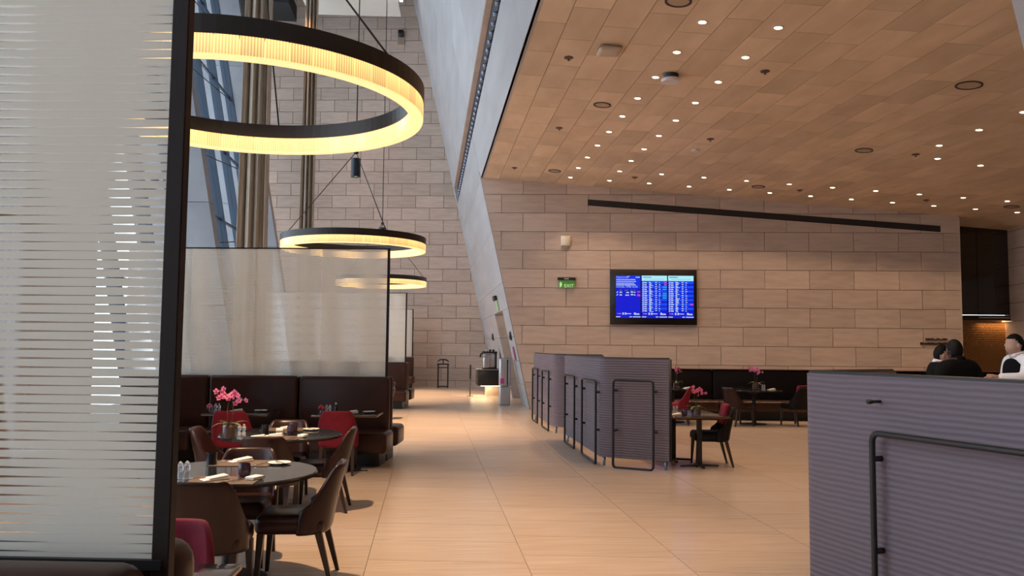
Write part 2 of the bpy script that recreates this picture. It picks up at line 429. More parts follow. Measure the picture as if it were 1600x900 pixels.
# roof and closing walls
rf = box('ceiling_high', (-9.5, -8.2, 16.2), (3, 34.5, 16.5), mat('black_ceiling', (.012, .012, .014), .8)); tag(rf, 'black high ceiling above the dining hall', 'ceiling', kind='structure')
for nm, lo, hi in (('wall_rear', (-9.5, -8.5, 0), (21, -8.1, 16.2)), ('wall_side', (19.6, -8.2, 0), (20, 25, 6))):
    tag(box(nm, lo, hi, STONE), 'stone wall closing the hall behind the viewer' if nm == 'wall_rear' else 'stone wall on the far side of the bar area', 'wall', kind='structure')
box_ = box('ceiling_soffit', (-9.3, 31.5, 14.7), (-5.5, 33.4, 15.3), mat('black_ceiling', (.012, .012, .014), .8)); tag(box_, 'black dropped ceiling box beside the curtains', 'ceiling', kind='structure')
sf = empty('ceiling_raft', (-3.2, 28.9, 14.55), -A8*.4, 'pale hanging ceiling raft above the ring lights', 'panel')
box('raft_panel', (-1.78, 0, 0), (1.78, 3.2, .12), mat('raft_cream', (.72, .68, .60), .7), sf)
for s in (-1, 1): box('strip_lamp', (s*1.9-.06, .1, .05), (s*1.9+.06, 1.9, .14), mat('strip_white', (.8, .8, .8), .5, emit=(1, .97, .9), es=2.2), sf)
for s_, (px_, py_) in enumerate(((-1.6, .6), (0, 2.6), (1.6, .6))):  # warm spots without fittings, added to brighten the stone end wall
    ld = bpy.data.lights.new('added_wall_spot', 'SPOT'); ld.energy = 480; ld.color = (1, .58, .34); ld.spot_size = math.radians(70); ld.spot_blend = .8; ld.shadow_soft_size = .1
    lo = bpy.data.objects.new('added_wall_beam', ld); link(lo, sf); lo.location = (px_, py_, -.05)
# pale pier at the right edge
def pier_white():
    x0, y0 = 7.78, 8.5
    pts = lambda z: [(x0-LEAN*z, y0, z), (x0-LEAN*z+.7, y0, z), (x0-LEAN*z+.7, y0-.6, z), (x0-LEAN*z, y0-.6, z)]
    V = [Vector(p) for p in pts(0)+pts(5.72)]; F = [(3, 2, 1, 0), (4, 5, 6, 7)]+[(i, (i+1) % 4, (i+1) % 4+4, i+4) for i in range(4)]
    tag(mesh('wall_pier', V, F, WHITEST), 'white leaning pier cut off by the right edge of the picture', 'pillar', kind='structure')
pier_white()

# ------------------------------------------------------------------ window side
FX, FL = -4.62, .18
def fx(z, off=0): return FX-FL*z+off
PIERS = [1.2, 11.4, 21.6, 31.1]
plabels = ['leaning concrete pier beside the viewer on the window side', 'leaning concrete pier seen through the striped near screen', 'leaning grey concrete pier beside the dark post', 'leaning grey concrete pier behind the wide curtain']
for py, lb in zip(PIERS, plabels):
    pr = empty('leaning_pier', (0, py, 0), 0, lb, 'pillar', 'leaning window piers')
    zz = [0, 2.6, 5.2, 6.75, 9.3, 11.9, 16.14]
    for a, b in zip(zz, zz[1:]):
        a_, b_ = a+.012*(a > 0), b
        prism('pier_block', [(fx(a_), -.25, a_), (fx(a_)-1.9, -.25, a_), (fx(b_)-1.9, -.25, b_), (fx(b_), -.25, b_)], (0, .5, 0), PIERST, pr)
MULL = mat('mullion_blue', (.03, .045, .07), .4, .3)
ybays = [(-8, 1.2), (1.2, 11.4), (11.4, 21.6), (21.6, 31.1), (31.1, 33.8)]
for wi, (ya, yc) in enumerate(ybays):
    ya += .25; yc -= .25
    wn = empty('window_%d' % (wi+1), (0, 0, 0), 0, ['leaning glazed bay behind the viewer', 'leaning glazed bay nearest the viewer', 'leaning glazed bay behind the near striped screen', 'leaning glazed bay between dark post and wide curtain', 'narrow leaning glazed bay at the stone end wall'][wi], 'window', kind='structure')
    ncol = max(1, round((yc-ya)/2.4)); zr = [0.3, 2.9, 5.5, 8.1, 10.7, 13.3, 16.1]
    OFF = -.75
    for i in range(ncol+1):
        y = ya+(yc-ya)*i/ncol
        prism('mullion', [(fx(.1, OFF), y-.04, .1), (fx(.1, OFF)-.28, y-.04, .1), (fx(16.2, OFF)-.28, y-.04, 16.2), (fx(16.2, OFF), y-.04, 16.2)], (0, .08, 0), MULL, wn)
        if i < ncol:
            y2 = ya+(yc-ya)*(i+1)/ncol
            for za, zb in zip(zr, zr[1:]):
                prism('pane', [(fx(za, OFF-.14), y+.04, za), (fx(za, OFF-.14), y2-.04, za), (fx(zb, OFF-.14), y2-.04, zb), (fx(zb, OFF-.14), y+.04, zb)], (-.01, 0, 0), WGLASS, wn)
    for z in zr:
        tube('transom', [(fx(z, OFF-.14), ya, z), (fx(z, OFF-.14), yc, z)], .05, MULL, wn, 4)
    for z in (4.2, 6.8, 9.4, 12): tube('tie_rod', [(fx(z, OFF+.1), ya, z), (fx(z+1.2, OFF-.1), yc, z+1.2)], .018, BLACK, wn, 6)
sill = prism('trim_1', [(FX+.12, -8, 0), (FX-2.2, -8, 0), (FX-2.2, 33.5, 0), (FX+.12, 33.5, 0)], (0, 0, .3), PIERST); tag(sill, 'low concrete kerb under the leaning windows', 'kerb', kind='structure')
def curtain(x, y, w, lb, rz=0, folds=3.5):
    c = empty('curtain', (x, y, .02), rz, lb, 'curtain', 'floor to ceiling curtains by the windows')
    n = int(13*folds); V, F = [], []
    zl = [0, 4, 8, 12, 16.1]
    for z in zl:
        for i in range(n+1):
            t = i/n; a = t*2*PI*folds; k = 1-.25*z/16*(rz == 0)
            V.append((-w/2*k+w*k*t - .0*z, -.11*math.sin(a)-.05*math.sin(2.3*a), z))
    for j in range(len(zl)-1):
        for i in range(n): F.append((j*(n+1)+i, j*(n+1)+i+1, (j+1)*(n+1)+i+1, (j+1)*(n+1)+i))
    o = mesh('drape', V, F, CURT, c, True)
    sm = o.modifiers.new('thick', 'SOLIDIFY'); sm.thickness = .012
    box('heading_rail', (-w/2, -.03, 16.08), (w/2, .03, 16.16), BLACK, c)
curtain(-4.33, 20.7, .80, 'wide beige curtain hanging beside the leaning pier')
curtain(-4.42, 30.2, .58, 'narrow beige curtain hanging against the stone end wall')
curtain(-4.42, 9.7, 3.2, 'beige curtain widened to block bright sky behind the near striped screen', PI/2, 13)  # stack by the pier, widened to block bright sky in the screen gaps

# ------------------------------------------------------------------ ring chandeliers
RR, RI, ZB = 1.482, 1.372, 3.60
NSEG = 56
def ring_base():
    root = empty('ring_chandelier', (0, 0, ZB))
    # dark upper band
    V, F = [], []; n = 96
    prof = [(RR+.006, .135), (RR+.006, .268), (RI-.006, .268), (RI-.006, .135)]
    for i in range(n):
        a = 2*PI*i/n
        for r, z in prof: V.append((r*math.cos(a), r*math.sin(a), z))
    for i in range(n):
        j = (i+1) % n
        for k in range(4): F.append((i*4+k, j*4+k, j*4+(k+1) % 4, i*4+(k+1) % 4))
    b = mesh('metal_band', V, F, DARKBAND, root)
    # one glass segment, shared
    da = 2*PI/NSEG*.96/2; V = []
    rows = []
    for a in (-da, 0, da):
        rows.append([(RR*math.sin(a), -(RR*math.cos(a)-RR), 0), (RR*math.sin(a), -(RR*math.cos(a)-RR), .135), (RI*math.sin(a), -(RI*math.cos(a)-RR), .135), (RI*math.sin(a), -(RI*math.cos(a)-RR), 0)])
    V = [p for r in rows for p in r]
    F = [(i*4+k, i*4+(k+1) % 4, (i+1)*4+(k+1) % 4, (i+1)*4+k) for i in range(2) for k in range(4)]+[(3, 2, 1, 0), (8, 9, 10, 11)]
    s0 = mesh('glass_segment', V, F, GLOW, root)
    for i in range(NSEG):
        s = s0 if i == 0 else s0.copy()
        if i: COL.objects.link(s); s.parent = root
        a = 2*PI*i/NSEG
        s.location = (RR*math.cos(a-PI/2), RR*math.sin(a-PI/2), 0); s.rotation_euler = (0, 0, a)
    gc = mat('glow_cream', (.5, .4, .25), .3, emit=(1.0, .68, .29), es=1.2); V, F = [], []
    for i in range(96):
        a = 2*PI*i/96
        for r, z in ((RI+.004, -.002), (RI+.004, -.010), (RR-.004, -.010), (RR-.004, -.002)): V.append((r*math.cos(a), r*math.sin(a), z))
    for i in range(96):
        for k in range(4): F.append((i*4+k, (i+1) % 96*4+k, (i+1) % 96*4+(k+1) % 4, i*4+(k+1) % 4))
    mesh('underside_glass', V, F, gc, root)
    hub = (0, 0, 5.67-ZB)
    for ang in (90, 210, 330):
        a = math.radians(ang); r = (RR+RI)/2
        c = tube('cable', [hub, (r*math.cos(a), r*math.sin(a), .27)], .0085, BLACK, root, 6)
    lathe('hub', [(.0, hub[2]+.05), (.05, hub[2]+.03), (.05, hub[2]-.03), (0, hub[2]-.05)], BLACK, root, 12)
    tube('drop_rod', [hub, (0, 0, 16.2-ZB)], .013, BLACK, root, 6)
    can = lathe('spot_can', [(.0, 5.53-ZB), (.095, 5.53-ZB), (.1, 5.51-ZB), (.1, 5.14-ZB), (.085, 5.14-ZB), (.08, 5.18-ZB), (0, 5.18-ZB)], mat('can_blue_black', (.02, .025, .035), .35, .4), root, 20)
    lathe('spot_lens', [(.0, 5.170-ZB), (.07, 5.170-ZB), (.07, 5.178-ZB), (0, 5.178-ZB)], LAMPE, root, 16)
    return root
rb = ring_base()
rl = ['large glowing ring chandelier, nearest, partly behind the dark post', 'glowing ring chandelier hanging over the middle striped screen', 'farthest glowing ring chandelier, half hidden by the middle screen']
for i in range(3):
    r_ = rb if i == 0 else copy_tree(rb)
    r_.location = (-1.55, 7.09+10.2*i, ZB); r_.rotation_euler = (0, 0, math.radians((0, -30, 15)[i])); tag(r_, rl[i], 'chandelier', 'ring chandeliers over the dining tables')
    ld = bpy.data.lights.new('spot', 'SPOT'); ld.energy = HUB_W; ld.color = (1, .68, .40); ld.spot_size = math.radians(95); ld.spot_blend = .7; ld.shadow_soft_size = .07
    lo = bpy.data.objects.new('spot_beam', ld); link(lo, r_); lo.location = (0, 0, 5.12-ZB)

# ------------------------------------------------------------------ ceiling fittings
ORD = ['first', 'second', 'third', 'fourth', 'fifth', 'sixth', 'seventh', 'eighth', 'ninth', 'tenth', 'eleventh', 'twelfth', 'thirteenth', 'fourteenth', 'fifteenth', 'sixteenth', 'seventeenth', 'eighteenth']
SLA = math.atan(.082)
lens0 = None
def downlight(x, y, lb, grp):
    global lens0
    r_ = empty('downlight', (x, y, CZ(x)), 0, lb, 'light', grp); r_.rotation_euler = (0, SLA, 0)
    if lens0 is None:
        t = lathe('trim_ring', [(.07, 0), (.07, -.008), (.053, -.008), (.053, 0)], mat('trim_white', (.7, .6, .48), .5), r_, 20)
        l = lathe('lens', [(0, -.005), (.051, -.005), (.051, -.001), (0, -.001)], LAMPE, r_, 20); lens0 = (t, l)
    else:
        for q in lens0:
            c = q.copy(); COL.objects.link(c); c.parent = r_
    ld = bpy.data.lights.get('down_spot')
    if ld is None:
        ld = bpy.data.lights.new('down_spot', 'SPOT'); ld.energy = SPOT_W; ld.color = WARM; ld.spot_size = math.radians(82); ld.spot_blend = .55; ld.shadow_soft_size = .06
    lo = bpy.data.objects.new('lamp_beam', ld); link(lo, r_); lo.location = (0, 0, -.03); lo.rotation_euler = (0, -SLA, 0)
for row, xx, y0, nm in ((0, 3.562, 20.584, 'leftmost ceiling row'), (1, 4.547, 20.446, 'ceiling row second from the white wall')):
    for k in range(18): downlight(xx, y0-1.134*k, '%s recessed downlight from the stone wall in the %s' % (ORD[k], nm), 'downlights in the two long rows')
for k in range(10):
    x = 5.53+.994*k
    downlight(x, 20.256-.152*k, '%s downlight from the left in the row closest to the stone wall' % ORD[k], 'downlights along the stone wall')
    if k < 9: downlight(x, 19.129-.153*k, '%s downlight from the left in the second row off the stone wall' % ORD[k], 'downlights along the stone wall')
for k, (x, y, lb) in enumerate([(10.99, 15.325, 'downlight right of centre near the lone ceiling pair, lower one'), (10.0, 15.208, 'downlight in the sparse right ceiling group, lower left one'), (9.49, 14.371, 'downlight in the sparse right ceiling group, upper left one'), (9.49, 13.242, 'downlight in the sparse right ceiling group, upper right one'), (9.47, 12.141, 'downlight at the right picture edge of the ceiling')]):
    downlight(x, y, lb, 'sparse downlights at the right')
for k, (x, y) in enumerate(((14.9, 17.7), (16.3, 13.3), (17.4, 9.4), (16.9, 8.2), (18.3, 4.0), (18.8, 2.6))):
    downlight(x, y, '%s downlight mirrored in the dark glossy panel over the bar' % ORD[k], 'downlights over the bar approach')
for (x, y, r, lb) in [(3.075, 9.862, .17, 'black-rimmed round ceiling speaker at the top picture edge'), (3.066, 14.385, .16, 'black-rimmed round ceiling speaker left of the long downlight row'), (3.078, 20.067, .16, 'black-rimmed round ceiling speaker near the corner of white and stone walls'), (7.986, 11.34, .19, 'large black-rimmed round ceiling speaker at upper right'), (8.492, 15.248, .17, 'black-rimmed round ceiling speaker in the middle right of the ceiling'), (8.0, 19.287, .16, 'black-rimmed round ceiling speaker between the downlight rows at the wall'), (13.95, 18.383, .17, 'black-rimmed round ceiling speaker above the bar entrance')]:
    s = empty('ceiling_speaker', (x, y, CZ(x)), 0, lb, 'speaker', 'round ceiling speakers'); s.rotation_euler = (0, SLA, 0)
    lathe('black_rim', [(r, 0), (r, -.012), (r-.03, -.012), (r-.03, 0)], BLACK, s, 28)
    lathe('grille', [(0, -.006), (r-.032, -.006), (r-.032, -.001), (0, -.001)], mat('grille_tan', (.42, .31, .21), .7), s, 28)
for (x, y, lb) in [(2.09, 12.268, 'small dark ceiling sprinkler near the white wall, nearest one'), (2.574, 16.194, 'small dark ceiling sprinkler left of the long rows, middle one'), (2.089, 20.213, 'small dark ceiling sprinkler in the corner by the white wall'), (5.026, 11.808, 'small dark ceiling sprinkler right of the second row, nearest one'), (5.54, 15.715, 'small dark ceiling sprinkler right of the second row, middle one'), (5.039, 19.778, 'small dark ceiling sprinkler between the rows by the wall'), (9.478, 15.101, 'small dark ceiling sprinkler beside the sparse right downlights'), (9.0, 19.153, 'small dark ceiling sprinkler above the long wall slot'), (11.974, 18.69, 'small dark ceiling sprinkler at the far right of the wall rows')]:
    s = empty('sprinkler', (x, y, CZ(x)), 0, lb, 'sprinkler', 'ceiling sprinklers')
    lathe('escutcheon', [(.075, 0), (.07, -.012), (.03, -.016), (0, -.016)], mat('sprinkler_brown', (.10, .06, .04), .6), s, 16)
    lathe('deflector', [(.0, -.05), (.022, -.05), (.022, -.045), (.006, -.04), (.006, -.014), (0, -.014)], BRONZE, s, 10)
s = empty('air_detector', (2.592, 11.687, CZ(2.592)), 0, 'square beige box detector on the ceiling by the white wall', 'detector')
box('detector_body', (-.17, -.17, -.09), (.17, .17, 0), mat('beige_plastic', (.52, .42, .32), .5), s, .05, 3)
box('mount_plate', (-.12, -.12, -.001), (.12, .12, .003), BRONZE, s)
s = empty('smoke_detector', (3.75, 12.45, CZ(3.75)), 0, 'round white detector below the ceiling beside a downlight', 'detector')
lathe('black_neck', [(0, 0), (.13, 0), (.11, -.07), (0, -.07)], BLACK, s, 24)
lathe('white_disc', [(0, -.071), (.14, -.071), (.15, -.09), (.14, -.125), (0, -.125)], mat('det_white', (.66, .62, .62), .5), s, 24)
s = empty('ceiling_camera', (5.54, 16.637, CZ(5.54)), 0, 'small white ceiling sensor right of the second downlight row', 'sensor')
lathe('sensor_base', [(0, 0), (.09, 0), (.09, -.03), (.03, -.05), (0, -.05)], mat('det_white', (.66, .62, .62), .5), s, 16)

# ------------------------------------------------------------------ wall fittings
def wframe(name, P, lb, cat, off=0): return empty(name, Vector(P)-NV*off, -A8, lb, cat)
def onwall(u_like):   # world point -> on the right wall plane
    P = Vector(u_like); d = (w3(0, 0)-P).dot(NV); return P+NV*d
sl = wframe('wall_slot', onwall((8.71, 20.7, 5.145)), 'long dark slanting slot across the stone wall under the ceiling', 'vent')
hw = 4.59; zl_, zr_ = .338, -.338
prism('slot_void', [Vector((-hw, -.004, zl_-.077)), Vector((hw, -.004, zr_-.075)), Vector((hw, -.004, zr_+.075)), Vector((-hw, -.004, zl_+.077))], (0, .02, 0), BLACK, sl)
prism('lower_lip', [Vector((-hw, -.008, zl_-.09)), Vector((hw, -.008, zr_-.088)), Vector((hw, -.008, zr_-.075)), Vector((-hw, -.008, zl_-.077))], (0, .02, 0), BRONZE, sl)
# departures board
tvp = onwall((5.87, 21.12, 2.963))
tv = wframe('departure_screen', tvp, 'wide black framed departures screen with three blue panels on the stone wall', 'screen', .0)
TWD, THT = 2.262, 1.447
box('bezel', (-TWD/2, -.075, -THT/2), (TWD/2, 0, THT/2), mat('bezel_black', (.006, .006, .008), .3), tv, .006, 1)
# panel extents measured as fractions of the frame
pans = [(.068, .352), (.366, .657), (.670, .962)]
ZT, ZBm = .395, -.395
def flat(name, rects, m, parent, y):
    V, F = [], []
    for (x0, z0, x1, z1, *sk) in rects:
        k = sk[0] if sk else 0; b = len(V)
        V += [(x0, y, z0), (x1, y, z0), (x1+k, y, z1), (x0+k, y, z1)]; F.append((b, b+1, b+2, b+3))
    return tag(mesh(name, V, F, m, parent), kind='stuff' if len(rects) > 1 else None)
for pi, (fa, fb) in enumerate(pans):
    x0, x1 = (-.5+fa)*TWD, (-.5+fb)*TWD; w = x1-x0; z1 = THT*.5-.160; z0 = -THT*.5+.175; h = z1-z0
    pan = box('display_panel', (x0, -.080, z0), (x1, -.076, z1), SCREENB, tv)
    X = lambda f: x0+f*w
    Z = lambda f: z1-f*h
    yy = -.0815; rnd = random.Random(pi+3)
    if pi == 0:
        flat('heading_band', [(X(0), Z(.30), X(1), Z(0))], SCREENT, pan, yy)
        wh = []; mg = [(X(.86), Z(.40), X(.985), Z(.37)), (X(.86), Z(.49), X(.985), Z(.44))]; gy = []
        for r in range(2):
            f = .375+.062*r
            wh += [(X(.01), Z(f+.04), X(.05), Z(f), .03), (X(.14), Z(f+.035), X(.25), Z(f+.01)), (X(.38 if r else .42), Z(f+.04), X(.53), Z(f+.015)), (X(.60), Z(f+.03), X(.70), Z(f)), (X(.73), Z(f+.035), X(.79), Z(f+.01))]
        gy = [(X(.15), Z(.37), X(.24), Z(.325)), (X(.35), Z(.37), X(.5), Z(.33)), (X(.6), Z(.37), X(.67), Z(.325)), (X(.72), Z(.37), X(.79), Z(.325))]
        for f in (.085, .130, .175, .212): 
            t0 = .01
            for q in range(9):
                t1 = t0+rnd.uniform(.04, .13)
                if t1 > .86: break
                wh.append((X(t0), Z(f+.020), X(t1), Z(f))); t0 = t1+.012
        flat('print_magenta', mg, SCREENM, pan, yy-.001); flat('print_grey', gy, SCREENG, pan, yy-.001)
        for st, fx_, fz, sz in (('Departures', .01, .055, .062), ('LOCAL TIME', .01, .285, .070), ('12:42', .64, .285, .070)):
            me = text_bm(st, sz); 
            for v in me.vertices: v.co = (v.co.x, 0, v.co.y)
            me.materials.append(SCREENW); o = bpy.data.objects.new('print_text', me); link(o, pan); o.location = (X(fx_), yy-.002, Z(fz))
        wh += [(X(.46), Z(.05), X(.50), Z(.015)), (X(.51), Z(.03), X(.56), Z(.015)), (X(.80), Z(.05), X(.97), Z(.03))]
    else:
        flat('heading_band', [(X(0), Z(.125), X(1), Z(0))], SCREENP, pan, yy)
        lb_, wh, mg, cy, gy = [], [], [], [], []
        gy = [(X(.05), Z(.045), X(.38), Z(.030)), (X(.1), Z(.085), X(.9), Z(.080))]
        n = 14
        for r in range(n):
            f = .14+.715*r/n; dz = .715/n
            if r % 2 == 0: lb_.append((X(0), Z(f+dz), X(1), Z(f)))
            wh += [(X(.01), Z(f+dz*.95), X(.055), Z(f+dz*.15), .025), (X(.10), Z(f+dz*.85), X(.10+rnd.uniform(.09, .12)), Z(f+dz*.3)), (X(.28), Z(f+dz*.55), X(.28+rnd.uniform(.06, .13)), Z(f+dz*.15)), (X(.30), Z(f+dz*.95), X(.30+rnd.uniform(.06, .16)), Z(f+dz*.65)), (X(.53), Z(f+dz*.55), X(.60), Z(f+dz*.15)), (X(.68), Z(f+dz*.75), X(.68+rnd.uniform(.02, .07)), Z(f+dz*.35))]
            if pi == 1 and r < 2: mg.append((X(.89), Z(f+dz*.9), X(.99), Z(f+dz*.1)))
            if pi == 1 and r in (2, 3, 5, 6, 7): cy.append((X(.82), Z(f+dz*.8), X(.99), Z(f+dz*.3)))
            if pi == 2 and r == 10: mg.append((X(.86), Z(f+dz*.9), X(.99), Z(f+dz*.2)))
        flat('row_band', lb_, SCREENL, pan, yy)
        if mg: flat('print_magenta', mg, SCREENM, pan, yy-.001)
        if cy: flat('print_cyan', cy, SCREENC, pan, yy-.001)
        flat('print_grey', gy, SCREENG, pan, yy-.001)
    for f0, f1 in ((.26, .32), (.36, .42), (.73, .80)):
        wh.append((X(f0), Z(.925), X(f1), Z(.875)))
    wh += [(X(.43), Z(.91), X(.62), Z(.893)), (X(.12), Z(.908), X(.20), Z(.895)), (X(.80), Z(.925), X(.95), Z(.895)), (X(.0), Z(.985), X(.18), Z(.965)), (X(.55), Z(.985), X(.65), Z(.965)), (X(.69), Z(.985), X(1), Z(.965))]
    flat('print_white', wh, SCREENW, pan, yy-.0015)
    flat('print_badge', [(X(.05), Z(.915), X(.10), Z(.885))], SCREENM, pan, yy-.0015)
# exit sign
ex = wframe('exit_sign', onwall((3.62, 21.45, 3.28)), 'green glass exit sign with a black top bar on the stone wall', 'sign')
box('top_bar', (-.235, -.09, .115), (.235, 0, .185), BLACK, ex)
def green_glass():
    m, N, L, p = nt('green_glass'); p.inputs['Base Color'].default_value = (.20, .42, .12, 1); p.inputs['Roughness'].default_value = .2
    p.inputs['Emission Color'].default_value = (.06, .35, .03, 1); p.inputs['Emission Strength'].default_value = .15; p.inputs['Alpha'].default_value = .65; return m
gp = box('green_pane', (-.21, -.055, -.09), (.21, -.045, .115), green_glass(), ex)
me = text_bm('EXIT', .12)
for v in me.vertices: v.co = (v.co.x, 0, v.co.y)
me.materials.append(mat('sign_pale', (.5, .8, .45), .5, emit=(.35, .75, .3), es=.5)); o = bpy.data.objects.new('sign_text', me); link(o, ex); o.location = (-.06, -.058, -.07)
flat('pictogram', [(-.18, -.02, -.12, .04), (-.165, .045, -.135, .07), (-.19, -.07, -.15, -.02, .03)], mat('sign_pale', (.5, .8, .45), .5), ex, -.058)
flat('bar_print', [(-.06, .142, .06, .158)], mat('sign_white', (.8, .8, .8), .5), ex, -.092)
bx_ = wframe('wall_sensor', onwall((3.59, 21.46, 4.44)), 'small beige box sensor high on the stone wall left of the screen', 'sensor')
box('sensor_body', (-.12, -.07, -.13), (.12, 0, .13), mat('cream_plastic', (.74, .68, .56), .5), bx_, .012, 1); box('sensor_foot', (-.10, -.05, -.19), (.10, 0, -.13), mat('tan_plastic', (.30, .23, .17), .6), bx_)
lt = wframe('wall_letters', w3(10.12, 1.83), 'small dark raised two-line lettering at the end of the stone wall', 'sign')
rnd = random.Random(5); bm = bmesh.new(); x = -.24
while x < .28:
    w = rnd.uniform(.02, .055); h = rnd.uniform(.03, .06); bmbox(bm, (x, -.02, .07), (x+w, 0, .07+h)); x += w+rnd.uniform(.0, .012)
frombm('upper_line', bm, mat('letter_brown', (.05, .022, .012), .5), lt)
bm = bmesh.new(); x = -.38
while x < .30:
    w = rnd.uniform(.015, .045); h = rnd.uniform(.045, .065); bmbox(bm, (x, -.02, -.045), (x+w, 0, -.045+h)); x += w+.008
frombm('lower_line', bm, mat('letter_brown', (.05, .022, .012), .5), lt)
wlamp = empty('wall_camera', TV*(-5.90)+NV*(33.2*math.cos(A8))+Vector((0, 0, 14.25)), -A8, 'small dark fitting high on the stone end wall', 'sensor')
box('bracket', (-.14, -.05, -.30), (.14, 0, -.02), mat('tan_plastic', (.30, .23, .17), .6), wlamp); box('camera_body', (-.11, -.22, -.02), (.11, 0, .24), BLACK, wlamp, .02, 1)
# signs on the white leg
for (y, z, w, h, m_, lb, cat) in ((24.6, 3.00, .5, .30, None, 'small green and black exit marker on the white leg above the doorway', 'sign'), (22.6, 1.45, .3, .36, mat('fire_red', (.35, .02, .10), .5), 'dark red notice on the white leg above the doorway side', 'notice')):
    e_ = empty('leg_sign', LW(y, z, -.006), 0, lb, cat)
    if m_ is None:
        prism('green_plate', [Vector((-LEAN*-.3, -.35, -.3)), Vector((-LEAN*-.3, .35, -.3)), Vector((0, .35, 0)), Vector((0, -.35, 0))], (-.03, 0, 0), mat('sign_green', (.35, .52, .30), .5), e_)
        prism('black_head', [Vector((0, -.35, 0)), Vector((0, .35, 0)), Vector((-LEAN*.13, .35, .13)), Vector((-LEAN*.13, -.35, .13))], (-.08, 0, 0), BLACK, e_)
    else:
        prism('notice_plate', [Vector((LEAN*h/2, -w/2, -h/2)), Vector((LEAN*h/2, w/2, -h/2)), Vector((-LEAN*h/2, w/2, h/2)), Vector((-LEAN*h/2, -w/2, h/2))], (-.012, 0, 0), m_, e_)
for (y, z, lb) in ((22.55, 1.95, 'small black spot lamp on the near side of the white leg'), (28.6, 1.98, 'small black spot lamp on the far side of the white leg')):
    e_ = empty('leg_spot', LW(y, z, 0), 0, lb, 'light'); box('lamp_body', (-.05, -.09, -.11), (0, .09, .10), BLACK, e_, .015, 1); box('lamp_arm', (-.02, -.02, -.14), (.03, .02, -.1), BLACK, e_)

# ------------------------------------------------------------------ bar recess at the far right
br = empty('wall_bar', TV*11.95+NV*(23.3*math.cos(A8)), -A8, 'dark glossy panel wall above the bar recess', 'wall', kind='structure')
box('glossy_panel', (-2.6, 0, 2.62), (-.05, .1, 5.2), mat('dark_gloss', (.015, .009, .006), .04, 0, spec=.8), br)
box('glossy_panel', (-.04, 0, 2.62), (1.36, .1, 5.2), mat('dark_gloss', (.015, .009, .006), .04, 0, spec=.8), br)
box('bronze_lintel', (-2.6, -.02, 2.48), (1.36, .25, 2.61), BLACK, br)
box('lintel_lip', (-.05, -.04, 2.53), (1.34, -.02, 2.56), mat('lip_steel', (.6, .55, .5), .3, .8), br)
box('recess_back', (-2.6, .42, 0), (1.36, .5, 2.5), GOLD, br)
V, F = [], []
for i in range(52):
    for j in range(24):
        cx, cz = -1.1+i*.049+(j % 2)*.0245, .95+j*.064
        c = Vector((cx, .40, cz)); b = len(V); V += [c+Vector(d) for d in ((-.018, .015, 0), (0, .015, -.026), (.018, .015, 0), (0, .015, .026), (0, .005, 0))]
        F += [(b, b+1, b+4), (b+1, b+2, b+4), (b+2, b+3, b+4), (b+3, b, b+4)]
tag(mesh('fretwork', V, F, GOLD, br), kind='stuff')
pl_ = empty('bar_light', br.matrix_basis @ Vector((1.15, .3, 2.44)), -A8, 'warm strip lamp at the top right of the gold bar recess', 'light')
box('strip_body', (-.4, -.02, 0), (.15, .02, .03), mat('strip_warm', (.8, .6, .3), .5, emit=(1, .55, .2), es=3), pl_)
ld = bpy.data.lights.new('bar_strip', 'AREA'); ld.shape = 'RECTANGLE'; ld.size = 1.2; ld.size_y = .06; ld.energy = 5; ld.color = (1, .55, .22)
lo = bpy.data.objects.new('strip_beam', ld); link(lo, pl_); lo.location = (-.4, 0, -.02)
rp = empty('wall_column', TV*12.75+NV*(22.55*math.cos(A8)), -A8, 'stone-clad column at the right of the bar recess', 'pillar', kind='structure')
for k in range(11): box('stone_tile', (0, 0, .012+k*.49), (1.6, 1.0, .488+k*.49), STONE, rp)
# bar counter behind the booth
bc = empty('bar_counter', TV*10.1+NV*(18.2*math.cos(A8)), -A8, 'dark bar counter in front of the gold recess', 'counter')
box('counter_front', (-.2, 0, 0), (3.6, .6, 1.04), DARKL, bc); box('counter_top', (-.3, -.1, 1.04), (3.7, .7, 1.08), BLACKG, bc, .005, 1)
for i, (lb, xx) in enumerate((('left of two brass taps on the dark bar counter', .42), ('right of two brass taps on the dark bar counter', .62))):
    t = empty('bar_tap', bc.matrix_basis @ Vector((xx, .3, 1.08)), 0, lb, 'tap', 'brass taps on the bar')
    BR = mat('brass', (.62, .40, .16), .3, .9)
    lathe('tap_column', [(.05, 0), (.05, .01), (.02, .02), (.02, .36), (0, .36)], BR, t, 14)
    box('tap_head', (-.06, -.03, .36), (.06, .03, .52), mat('tap_cream_glow', (.80, .66, .40), .4, emit=(.9, .7, .4), es=.35), t, .02, 2)  # tap head is no lamp; its brightness is a faint glow in the material
    tube('tap_spout', [(0, 0, .30), (0, -.08, .30), (0, -.1, .25)], .012, BR, t)

